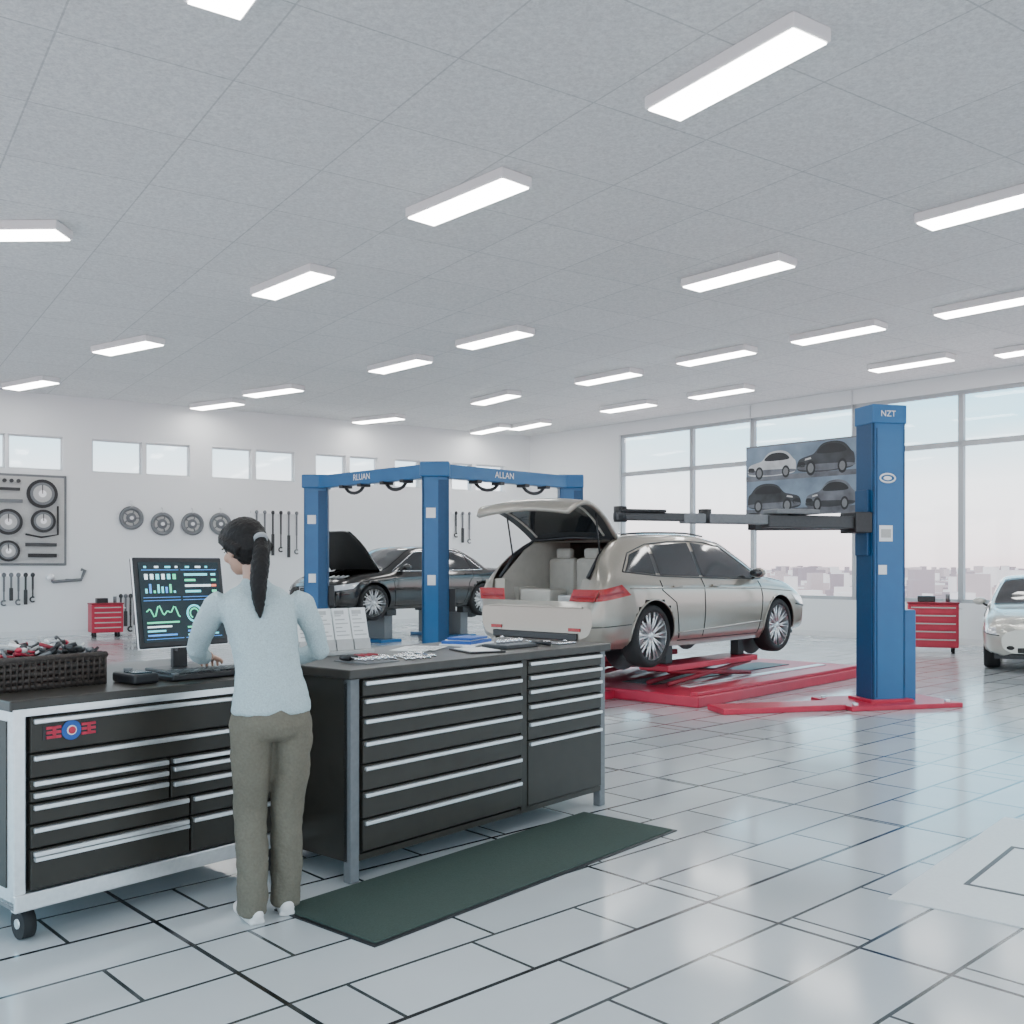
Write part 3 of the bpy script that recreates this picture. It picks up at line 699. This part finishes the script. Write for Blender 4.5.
# ---------------------------------------------------------------- platform lift below wagon
HA=math.atan2(hd.y,hd.x)
m=MB()
m.b2((.95,-1.45,0),(5.3,1.0,.12),'red',bev=.015)
m.b2((-.05,-.35,0),(.96,1.0,.10),'red',bev=.015)
m.b2((1.5,-.52,.12),(4.7,-.05,.128),'dgrey'); m.b2((1.6,-.92,.12),(5.0,-.80,.13),'steel')
m.b2((.97,-1.43,.12),(5.28,-1.34,.16),'red',bev=.008)
for s in(-1,1):
    yc=s*.60
    m.b2((1.35,yc-.20,.30),(3.35,yc+.20,.37),'red',bev=.012)
    for yy in(-.14,.14):
        for sg in(-1,1): m.tube([(2.35-sg*.9,yc+yy,.15),(2.35+sg*.9,yc+yy,.30)],.028,'redd',8)
    for x in (1.55,3.15): m.box((x,s*.62,.477),(.14,.12,.215),'black',bev=.01)
m.obj('scissor_lift',(O.x,O.y,0),HA)
pb=V((3.96,10.75,0)); PA=math.radians(14)
m=MB(); w,d,H=.39,.31,3.2
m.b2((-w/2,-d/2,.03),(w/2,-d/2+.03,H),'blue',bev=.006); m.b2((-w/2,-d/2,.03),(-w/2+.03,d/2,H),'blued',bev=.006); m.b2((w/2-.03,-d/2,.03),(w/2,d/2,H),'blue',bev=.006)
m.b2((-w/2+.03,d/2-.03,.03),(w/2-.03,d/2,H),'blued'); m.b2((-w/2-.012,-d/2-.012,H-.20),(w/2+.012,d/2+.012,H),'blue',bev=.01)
m.b2((-w/2-.035,-d/2+.05,1.6),(-w/2,d/2-.03,2.3),'blued',bev=.008)
m.b2((-w/2+.04,-d/2-.006,.1),(-w/2+.055,-d/2,H-.25),'blued')
m.b2((w/2,-.12,.05),(w/2+.16,.12,1.02),'blue',bev=.015); m.b2((w/2+.16,-.05,.2),(w/2+.20,.05,.35),'black'); m.tube([(w/2+.02,-.1,1.0),(w/2+.02,-.1,2.9)],.012,'black',8)
m.b2((-.60,-.40,0),(.72,.40,.05),'red',bev=.01); m.b2((-w/2-.06,-d/2-.06,.045),(w/2+.06,d/2+.06,.08),'red',bev=.006)
m.b2((-1.98,-.30,0),(-.60,.08,.06),'red',bev=.012)
for x in(-.5,.6):
    for y in(-.30,.30): m.cyl((x,y,.04),(x,y,.075),.03,'steel',10)
def seg(p0,p1,z,hh,ww,mat):
    v=V((p1[0]-p0[0],p1[1]-p0[1],0)); T=m.T; m.T=T@Matrix.Translation((p0[0],p0[1],z))@Matrix.Rotation(math.atan2(v.y,v.x),4,'Z')
    m.b2((0,-ww/2,-hh/2),(v.length,ww/2,hh/2),mat,bev=.012); m.T=T
q0=(-w/2-.02,-.02); q3=(-3.12,-.28)
def ql(t): return (q0[0]+(q3[0]-q0[0])*t,q0[1]+(q3[1]-q0[1])*t)
seg(ql(0),ql(.42),1.95,.13,.16,'dgrey'); seg(ql(.38),ql(.75),1.965,.10,.12,'grey'); seg(ql(.70),ql(1),1.975,.08,.10,'dgrey')
for t,h_ in ((.98,.07),(.66,.06),(.30,.08)): c=ql(t); m.cyl((c[0],c[1],1.92),(c[0],c[1],2.0+h_),.065,'black',18)
seg(ql(.22),ql(.40),2.05,.05,.26,'grey'); seg(ql(.82),ql(.99),2.03,.03,.16,'black')
seg(q0,(-1.25,.45),1.93,.11,.14,'dgrey'); m.cyl((-1.25,.45,1.88),(-1.25,.45,2.06),.07,'black',18)
m.b2((-w/2-.20,-.15,1.84),(-w/2+.0,.15,2.06),'black',bev=.01)
yf=-d/2-.001
m.b2((-.12,yf-.003,1.75),(.04,yf,1.92),'white'); m.b2((-.10,yf-.004,1.79),(.02,yf-.002,1.88),'lgrey'); m.b2((-.13,yf-.003,1.40),(-.03,yf,1.5),'white')
def ringf(m,cx,cz,rx,rz,y,mat,t=.01): m.tube([(cx+rx*math.cos(k*math.pi/12),y,cz+rz*math.sin(k*math.pi/12)) for k in range(25)],t,mat,6,cap=False)
ringf(m,-.02,2.42,.09,.045,yf-.003,'white'); m.ell((-.02,yf-.003,2.42),(.05,.004,.022),'white')
po=m.obj('lift_column',pb,PA)
text('logo','NZT',.09,'white',Matrix.Translation((-.02,-d/2-.016,H-.10))@Matrix.Rotation(math.pi/2,4,'X'),po)
m=MB(); pF=V((-1.15,15.0,0)); pL=V((-3.36,17.2,0)); pR=V((1.0,17.2,0)); Hh=2.87
def post(p,a,ww=.40,dp=.30):
    m.T=Matrix.Translation(p)@Matrix.Rotation(a,4,'Z')
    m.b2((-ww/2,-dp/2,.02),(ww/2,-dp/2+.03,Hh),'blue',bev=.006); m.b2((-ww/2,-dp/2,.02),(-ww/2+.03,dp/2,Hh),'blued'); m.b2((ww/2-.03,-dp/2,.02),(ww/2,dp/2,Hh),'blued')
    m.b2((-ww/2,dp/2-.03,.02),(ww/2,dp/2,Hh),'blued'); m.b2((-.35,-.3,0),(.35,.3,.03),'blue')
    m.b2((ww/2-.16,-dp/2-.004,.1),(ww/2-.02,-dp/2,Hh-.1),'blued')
    m.b2((-.12,-dp/2-.01,1.2),(.0,-dp/2,1.35),'white'); m.b2((-.14,-dp/2-.006,2.2),(.0,-dp/2,2.35),'white')
    m.b2((ww/2,-.08,.8),(ww/2+.1,.08,1.15),'black',bev=.01)
    m.T=Matrix.Identity(4)
post(pF,.1); post(pL,.1); post(pR,.1)
def beam(a,c):
    v=c-a; L=v.length; an=math.atan2(v.y,v.x); m.T=Matrix.Translation(a+V((0,0,Hh)))@Matrix.Rotation(an,4,'Z')
    m.b2((0,-.09,-.06),(L,.09,.15),'blue',bev=.01)
    for t in (.35,.7): 
        m.tube([(L*t+.25*math.cos(k*math.pi/8),.0,-.05-.14*math.sin(k*math.pi/8)) for k in range(9)],.028,'black',8)
        m.b2((L*t-.3,-.1,-.10),(L*t-.2,.1,-.05),'black'); m.b2((L*t+.2,-.1,-.10),(L*t+.3,.1,-.05),'black')
    m.T=Matrix.Identity(4); return an,L
aL,lL=beam(pL,pF); aR,lR=beam(pF,pR)
for p in (pF,pL,pR): m.b2((p.x-.22,p.y-.2,Hh-.06),(p.x+.22,p.y+.2,Hh+.17),'blue',bev=.02)
fo=m.obj('car_lift_frame')
for a,an,L,bd in ((pL,aL,lL,'RLUAN'),(pF,aR,lR,'ALLAN')):
    T=Matrix.Translation(a+V((0,0,Hh+.05)))@Matrix.Rotation(an,4,'Z')@Matrix.Translation((L*.45,-.093,0))@Matrix.Rotation(math.pi/2,4,'X')
    text('lettering',bd,.14,'white',T,fo)
m=MB()
for x in(-1.0,.95):
    m.b2((x-.25,-.8,0),(x+.25,.8,.06),'blue',bev=.01); m.b2((x-.1,-.7,.06),(x+.1,.7,.54),'grey',bev=.01)
    for s in (-1,1): m.b2((x-.12,s*.7-.1,.52),(x+.12,s*.7+.1,.64),'black',bev=.01)
m.obj('floor_jack_stand',(cc.x,cc.y,0),math.atan2(h2.y,h2.x))

# ---------------------------------------------------------------- tool carts
def cart(name,loc,a,w,h,d):
    m=MB(); m.b2((-w/2,0,.1),(w/2,d,h),'red',bev=.015)
    n=5; hz=(h-.16)/n
    for k in range(n):
        z=.13+k*hz; m.b2((-w/2+.03,-.012,z),(w/2-.03,.01,z+hz-.014),'red',bev=.004); m.b2((-w/2+.05,-.03,z+hz-.042),(w/2-.05,-.01,z+hz-.022),'lgrey')
    m.b2((-w/2-.01,-.02,h),(w/2+.01,d,h+.03),'redd',bev=.006)
    m.b2((-w*.3,.1,h+.03),(w*.05,d-.1,h+.13),'black',bev=.01); m.cyl((w*.3,d/2,h+.03),(w*.3,d/2,h+.16),.035,'grey',14); m.tube([(w/2+.0,.05,h-.08),(w/2+.05,.05,h-.08),(w/2+.05,d-.05,h-.08),(w/2,d-.05,h-.08)],.012,'steel',8)
    for x in(-w/2+.08,w/2-.08):
        for y in(.08,d-.08): m.cyl((x-.02,y,.05),(x+.02,y,.05),.05,'rubber',16); m.b2((x-.025,y-.02,.07),(x+.025,y+.02,.11),'grey')
    m.obj(name,loc,a)
cart('red_tool_cart',V((7.14,16.95,0)),math.radians(-20),.80,.84,.45)
pc=px(120,635); cart('red_tool_cart',V((pc.x+.02,pc.y-.7,0)),AB,.62,.68,.4)
# ---------------------------------------------------------------- wall mounted things
def wz(u,v):
    k=(u-CX)/F; t=wallt(u); Y=C0.y-b.y*t; return -t,CH+(HZ-v)/F*Y,Y
def wallobj(m,name,u,v):
    x,z,Y=wz(u,v); o=m.obj(name,C0+b*x+V((0,0,z)),AB); return o
m=MB()
m.b2((-1.0,-.05,-.95),(.70,0,.95),'grey',bev=.01); m.b2((-.95,-.06,-.9),(.65,-.04,.9),'lgrey')
def gauge(cx,cz,rr,y=-.06):
    m.cyl((cx,y,cz),(cx,y-.06,cz),rr,'black',28); m.cyl((cx,y-.055,cz),(cx,y-.07,cz),rr*.78,'grey',28); m.cyl((cx,y-.055,cz),(cx,y-.075,cz),rr*.6,'lgrey',28); m.cyl((cx,y-.06,cz),(cx,y-.08,cz),rr*.25,'steel',16)
    m.b2((cx-.008,y-.085,cz),(cx+.008,y-.07,cz+rr*.6),'black')
gauge(.22,.55,.30); gauge(-.42,-.05,.27); gauge(.24,-.02,.24); gauge(-.42,-.65,.22); 
m.b2((-.8,-.1,.35),(-.15,-.06,.42),'grey'); m.b2((-.8,-.1,.6),(-.2,-.06,.66),'dgrey'); m.b2((-.1,-.1,-.55),(.5,-.06,-.48),'dgrey'); m.b2((-.05,-.1,-.78),(.5,-.06,-.7),'black'); m.tube([(-.1,-.1,-.3),(.2,-.12,-.36),(.52,-.1,-.3),(.52,-.1,.3)],.02,'black',8)
for k in range(5): m.cyl((-.75+k*.13,-.06,.8),(-.75+k*.13,-.12,.8),.04,'dgrey',12)
wallobj(m,'wall_gauge_panel',30,520)
for u,v in ((131,518),(162,524),(192,524),(220,524)):
    m=MB(); m.lathe([(.16,-.02),(.24,-.02),(.26,-.05),(.24,-.08),(.20,-.08),(.18,-.05),(.16,-.02)],'grey',n=32)
    m.lathe([(.01,-.03),(.18,-.03)],'lgrey',n=24); m.lathe([(.01,-.05),(.10,-.05),(.11,-.03)],'grey',n=24); m.cyl((0,0,0),(0,-.09,0),.04,'steel',14)
    for k in range(5): a=k*1.257; m.tube([(0,-.04,0),(.2*math.cos(a),-.04,.2*math.sin(a))],.014,'grey',6)
    m.tube([(0,0,.36),(0,-.06,.36),(0,-.06,.24)],.015,'steel',8)
    wallobj(m,'hanging_pulley',u,v)
def toolrow(name,u0,u1,v0,v1,n,style=0):
    x0,z0,Y=wz(u0,v0); x1,_,_=wz(u1,v0); _,zb,_=wz((u0+u1)/2,v1)
    m=MB(); w_=x1-x0; h_=z0-zb
    m.b2((-.04,-.03,-.03),(w_+.04,0,.03),'steel')
    for k in range(n):
        x=w_*(k+.5)/n; L=h_*random.uniform(.75,1.0); mt=random.choice(['dgrey','grey','grey','grey'])
        m.b2((x-.02,-.045,-L*.55),(x+.02,-.03,0),mt); 
        if (k+style)%2: m.b2((x-.035,-.06,-L),(x+.035,-.02,-L*.5),'dgrey',bev=.01)
        else:
            m.tube([(x+.05*math.cos(t),-.04,-L+.05+.05*math.sin(t)) for t in [.9+4.6*q/10-.0 for q in range(11)]],.018,mt,6); m.b2((x-.015,-.045,-L+.09),(x+.015,-.03,-L*.5),mt)
        m.ell((x,-.045,-.0),(.045,.02,.05),mt,nu=10,nv=6)
    o=m.obj(name,C0+b*x0+V((0,0,z0)),AB)
toolrow('hanging_tools',0,36,575,606,5); toolrow('hanging_tools',252,300,512,560,6,1); toolrow('hanging_tools',452,472,513,545,3); toolrow('hanging_tools',118,142,596,632,5)
m=MB(); m.tube([(-.35,-.05,-.05),(-.3,-.05,-.12),(.25,-.05,-.08),(.33,-.05,.12),(.25,-.05,.14)],.035,'grey',8); m.ell((-.35,-.05,-.03),(.09,.04,.08),'steel'); m.b2((-.05,-.05,-.12),(.05,0,-.06),'black'); wallobj(m,'pipe_wrench',68,576)

# ---------------------------------------------------------------- poster
def rp(u):
    k=(u-CX)/F; return (k*C0.y-C0.x)/(r2.x-k*r2.y)
ta,tb=rp(747),rp(857); Ym=28-.754*(ta+tb)/2
z1=CH+(HZ-442)/F*Ym; z0=CH+(HZ-515)/F*Ym
pw=tb-ta; ph=z1-z0
m=MB()
def pbx(x0,zz0,x1,zz1,l,mat): m.b2((x0,-rw(.02+.004*l),zz0),(x1,-rw(.03+.004*l),zz1),mat)
pbx(0,0,pw,ph,0,'poster'); pbx(0,ph*.0,pw,ph*.10,1,'pcar3'); pbx(0,ph*.5,pw,ph*.57,1,'pcar3'); pbx(0,ph-.03,pw,ph,1,'grey')
def smooth(pts,k=4):
    out=[];n=len(pts)
    for i in range(n):
        p0,p1,p2,p3=[np.array(pts[(i+j-1)%n]) for j in range(4)]
        for s in range(k):
            t=s/k; out.append(tuple(.5*((2*p1)+(-p0+p2)*t+(2*p0-5*p1+4*p2-p3)*t*t+(-p0+3*p1-3*p2+p3)*t**3)))
    return out
def sil(ox,oz,sx,sz,mat,fl=1,mat2='pcar3'):
    def P_(p,l): return (ox+fl*p[0]*sx,-rw(.036+.003*l),oz+p[1]*sz)
    body=smooth([(-1,.10),(-1.02,.30),(-.92,.46),(-.62,.55),(-.40,.62),(-.12,.90),(.30,.97),(.66,.88),(.90,.62),(1.0,.50),(1.0,.15),(.7,.04),(0,.0),(-.7,.02)])
    win=smooth([(-.30,.62),(-.08,.84),(.26,.89),(.58,.82),(.74,.62),(.2,.58)])
    m.poly([P_(p,1) for p in body],mat); m.poly([P_(p,2) for p in win],'pglass')
    m.poly([P_(p,2) for p in smooth([(-.95,.12),(-.9,.24),(-.2,.26),(.9,.22),(.95,.12),(0,.03)])],mat2)
    m.poly([P_(p,2) for p in smooth([(-.99,.22),(-.97,.36),(-.76,.34),(-.74,.20)])],'pglass')
    for cx,rr in((-.52,.20),(.60,.19)):
        m.poly([P_((cx+rr*.85*math.cos(t*.4),.14+rr*1.25*math.sin(t*.4)),3) for t in range(16)],'pglass'); m.poly([P_((cx+rr*.55*math.cos(t*.4),.14+rr*.8*math.sin(t*.4)),4) for t in range(16)],'grey')
    m.poly([P_(p,3) for p in [(-.74,.40),(-.5,.44),(-.52,.50),(-.72,.46)]],'lgrey')
sil(pw*.25,ph*.56,pw*.225,ph*.36,'pcar1'); sil(pw*.74,ph*.57,pw*.245,ph*.41,'pcar2',1,'pcar3'); sil(pw*.27,ph*.09,pw*.245,ph*.38,'pcar2',-1); sil(pw*.78,ph*.08,pw*.21,ph*.38,'pcar3',1,'pcar2')
for x in (.1,pw-.1): m.tube([(x,-rw(.02),ph),(x,-rw(.02),CEIL-z0-.01)],.008,'steel',6)
m.obj('car_poster',C0+r2*ta+V((0,0,z0)),AR)

# ---------------------------------------------------------------- woman
TH=math.radians(27); wo=empty('woman',V((-1.035,4.27,0)),TH)
def mods(o,vox,it=6,disp=0,dsz=.12):
    rm=o.modifiers.new('r','REMESH'); rm.mode='VOXEL'; rm.voxel_size=vox; rm.use_smooth_shade=True
    sm=o.modifiers.new('s','SMOOTH'); sm.iterations=it; sm.factor=.5
    if disp:
        t=bpy.data.textures.new(o.name+'_folds','CLOUDS'); t.noise_scale=dsz
        d=o.modifiers.new('d','DISPLACE'); d.texture=t; d.strength=disp; d.mid_level=.5
m=MB()
m.rings([(0,-.035,.875,.168,.125),(0,-.035,.90,.168,.125),(0,-.03,.97,.155,.115),(-.008,-.01,1.06,.136,.102),(-.015,.02,1.15,.140,.105),(-.025,.05,1.24,.153,.112),(-.032,.075,1.31,.162,.105),(-.035,.09,1.36,.150,.088),(-.035,.105,1.395,.110,.068),(-.036,.115,1.425,.060,.056),(-.036,.12,1.445,.054,.054)],'shirt',36,2.2)
SHL=[(-.172,.085,1.355),(-.204,.10,1.325),(-.240,.18,1.230),(-.252,.285,1.135),(-.225,.38,1.095),(-.175,.505,1.072)]
SHR=[(.115,.085,1.355),(.162,.085,1.325),(.218,.10,1.22),(.256,.140,1.115),(.225,.27,1.080),(.125,.475,1.072)]
RD=[.050,.056,.051,.046,.042,.033]
m.tube(SHL,RD,'shirt',16); m.tube(SHR,RD,'shirt',16)
for q in (SHL,SHR): m.ell(q[3],(.047,)*3,'shirt'); m.ell(q[1],(.056,)*3,'shirt')
o=m.obj('shirt',parent=wo,fix=True); mods(o,.009,7,.014,.07)
m=MB()
m.rings([(0,-.035,.93,.150,.108),(0,-.04,.88,.163,.120),(0,-.045,.83,.170,.128),(0,-.04,.79,.166,.122),(0,-.035,.765,.14,.10)],'trous',32)
for s,fx,fy in ((-1,-.078,-.02),(1,.075,.03)):
    m.tube([(s*.085,-.035,.84),(s*.085,-.03,.75),(s*.084,-.015,.62),(s*.08+(fx-s*.08)*.4,.01,.47),(fx,fy*.6-.01,.28),(fx,fy-.01,.12),(fx,fy,.035)],[(.088,.105),(.088,.105),(.080,.094),(.070,.078),(.065,.072),(.063,.070),(.065,.072)],'trous',20)
o=m.obj('trousers',parent=wo,fix=True); mods(o,.009,8,.020,.09)
for s,fx,fy in ((-1,-.078,-.02),(1,.075,.03)):
    m=MB(); m.T=Matrix.Translation((fx,fy,0))@Matrix.Rotation(-s*.12,4,'Z')
    m.ell((0,-.035,.040),(.036,.045,.040),'shoe'); m.ell((0,.04,.032),(.038,.08,.032),'shoe'); m.ell((0,.115,.027),(.042,.062,.027),'shoe'); m.ell((0,0,.06),(.034,.05,.04),'shoe')
    m.b2((-.034,-.07,.0),(.034,.15,.02),'shoe',bev=.008)
    o=m.obj('shoe_l' if s<0 else 'shoe_r',parent=wo,fix=True); mods(o,.006,4)
HX=-.036
HP=V((HX,.135,1.49)); HR=Matrix.Translation(HP)@Matrix.Rotation(math.radians(24),4,'Z')@Matrix.Rotation(math.radians(-16),4,'X')@Matrix.Rotation(math.radians(-6),4,'Y')@Matrix.Translation((0,-HP.y,-HP.z))
m=MB(); 
m.tube([(HX,.105,1.40),(HX,.13,1.46),(HX,.15,1.54)],[.054,.050,.050],'skin',16)
m.T=HR
m.ell((0,.165,1.605),(.075,.092,.088),'skin'); m.ell((0,.195,1.565),(.062,.070,.082),'skin'); m.ell((0,.215,1.525),(.045,.052,.045),'skin'); m.ell((0,.246,1.505),(.020,.020,.018),'skin')
m.tube([(0,.258,1.605),(0,.272,1.585),(0,.282,1.568)],[.009,.011,.014],'skin',10); m.ell((.009,.27,1.566),(.009,.011,.008),'skin'); m.ell((-.009,.27,1.566),(.009,.011,.008),'skin')
m.ell((0,.255,1.618),(.045,.012,.010),'skin')
for s in(-1,1):
    m.ell((s*.076,.165,1.58),(.010,.020,.032),'skin'); m.ell((s*.040,.235,1.565),(.022,.024,.022),'skin')
m.ell((0,.262,1.538),(.020,.010,.007),'skin'); m.ell((0,.260,1.528),(.018,.010,.007),'skin')
o=m.obj('head',parent=wo,fix=True); mods(o,.0045,3)
m=MB(); m.T=HR
for s in(-1,1):
    m.ell((s*.030,.252,1.592),(.012,.009,.007),'white'); m.ell((s*.030,.258,1.592),(.006,.005,.006),'eye'); m.tube([(s*.014,.264,1.612),(s*.03,.266,1.617),(s*.048,.254,1.612)],.0035,'hair',6)
    m.tube([(s*.017,.260,1.597),(s*.03,.263,1.601),(s*.043,.253,1.596)],.002,'hair',6)
m.ell((0,.268,1.538),(.018,.006,.004),'lip'); m.ell((0,.266,1.531),(.015,.006,.0045),'lip')
m.obj('face_features',parent=wo)
m=MB(); m.T=HR
m.ell((0,.148,1.622),(.092,.106,.100),'hair'); m.ell((0,.115,1.58),(.086,.080,.092),'hair'); m.ell((0,.195,1.670),(.070,.064,.042),'hair')
for s in(-1,1): m.tube([(s*.05,.235,1.665),(s*.082,.19,1.635),(s*.087,.15,1.605),(s*.075,.10,1.56)],[.016,.022,.028,.028],'hair',10)
m.ell((0,.050,1.60),(.032,.030,.032),'hair')
m.T=Matrix.Identity(4)
bp_=HR@V((0,.042,1.60)); X1=bp_.x-.004
pt=[bp_,(X1,bp_.y-.03,1.60),(X1-.006,.012,1.555),(X1-.016,-.008,1.50),(X1-.024,-.018,1.43),(X1-.026,-.030,1.36),(X1-.026,-.042,1.31),(X1-.026,-.050,1.275)]
m.tube(pt,[.024,.027,.036,.040,.037,.030,.018,.005],'hair',14)
o=m.obj('hair',parent=wo,fix=True); mods(o,.006,3,.008,.015)
m=MB(); m.tube([(X1,bp_.y-.022,bp_.z-.0),(X1,bp_.y-.034,bp_.z-.012)],.030,'tie',14); m.obj('hair_tie',parent=wo)
def hand(name,wr,dirv,palm_n,s):
    f=V(dirv).normalized(); nrm=V(palm_n); nrm=(nrm-f*nrm.dot(f)).normalized(); sd=f.cross(nrm)*s
    def P(a,b_,c): return V(wr)+f*a+sd*b_+nrm*c
    m=MB()
    m.tube([P(-.06,0,0),P(-.01,0,0),P(.02,0,.002),P(.055,0,.004),P(.085,0,.002)],[(.026,.024),(.025,.019),(.032,.017),(.040,.015),(.038,.012)],'skin',16)
    L=[(.030,.040),(.010,.046),(-.011,.043),(-.030,.033)]
    for i,(off,ln) in enumerate(L):
        base=P(.078,off,.003); a=P(.078+ln*.85,off*1.15,.008); c_=P(.078+ln*1.45,off*1.2,-.006); e=P(.078+ln*1.75,off*1.2,-.024)
        m.tube([base,a,c_,e],[.0092,.0085,.0078,.0062],'skin',10); m.ell(e,(.0062,)*3,'skin',nu=8,nv=6)
    m.tube([P(.015,.022,-.002),P(.040,.044,-.008),P(.062,.056,-.014),P(.082,.058,-.022)],[.0135,.0115,.0095,.007],'skin',10)
    o=m.obj(name,parent=wo,fix=True); mods(o,.0032,2)
hand('hand_l',(-.160,.530,1.070),(.20,.90,-.18),(0,.15,1),1)
hand('hand_r',(.108,.500,1.070),(-.35,.90,-.18),(0,.15,1),-1)

# ---------------------------------------------------------------- world + camera
w=bpy.data.worlds.new('World'); bpy.context.scene.world=w; w.use_nodes=True; nt=w.node_tree; N=nt.nodes; L=nt.links
bg=N['Background']; tc=N.new('ShaderNodeTexCoord'); sp=N.new('ShaderNodeSeparateXYZ'); cr=N.new('ShaderNodeValToRGB')
L.new(tc.outputs['Generated'],sp.inputs[0]); mr=N.new('ShaderNodeMapRange'); mr.inputs[1].default_value=-.05; mr.inputs[2].default_value=.25
L.new(sp.outputs['Z'],mr.inputs[0]); L.new(mr.outputs[0],cr.inputs['Fac'])
e=cr.color_ramp.elements; e[0].position=0; e[0].color=(.50,.40,.43,1); e[1].position=1; e[1].color=(.30,.64,.86,1)
for p,c in ((.18,(.78,.66,.69)),(.28,(.88,.83,.86)),(.42,(.84,.90,.95)),(.62,(.42,.76,.92))):
    q=cr.color_ramp.elements.new(p); q.color=(*c,1)
ns=N.new('ShaderNodeTexNoise'); ns.inputs['Scale'].default_value=4; ns.inputs['Detail'].default_value=5
mp=N.new('ShaderNodeMapping'); mp.inputs['Scale'].default_value=(1,1,4); L.new(tc.outputs['Generated'],mp.inputs['Vector']); L.new(mp.outputs['Vector'],ns.inputs['Vector'])
mx=N.new('ShaderNodeMix'); mx.data_type='RGBA'; mr2=N.new('ShaderNodeMapRange'); mr2.inputs[1].default_value=.48; mr2.inputs[2].default_value=.75; mr2.inputs[4].default_value=.65
L.new(ns.outputs['Fac'],mr2.inputs[0]); L.new(mr2.outputs[0],mx.inputs[0]); L.new(cr.outputs['Color'],mx.inputs[6]); mx.inputs[7].default_value=(.95,.96,.98,1)
L.new(mx.outputs[2],bg.inputs['Color']); bg.inputs['Strength'].default_value=3.3
cam=bpy.data.cameras.new('camera'); cam.sensor_width=36; cam.lens=36*F/1024; cam.shift_y=(HZ-512)/1024; cam.clip_end=8000
co=bpy.data.objects.new('camera',cam); bpy.context.scene.collection.objects.link(co); co.location=(0,0,CH); co.rotation_euler=(math.pi/2,0,0)
bpy.context.scene.camera=co
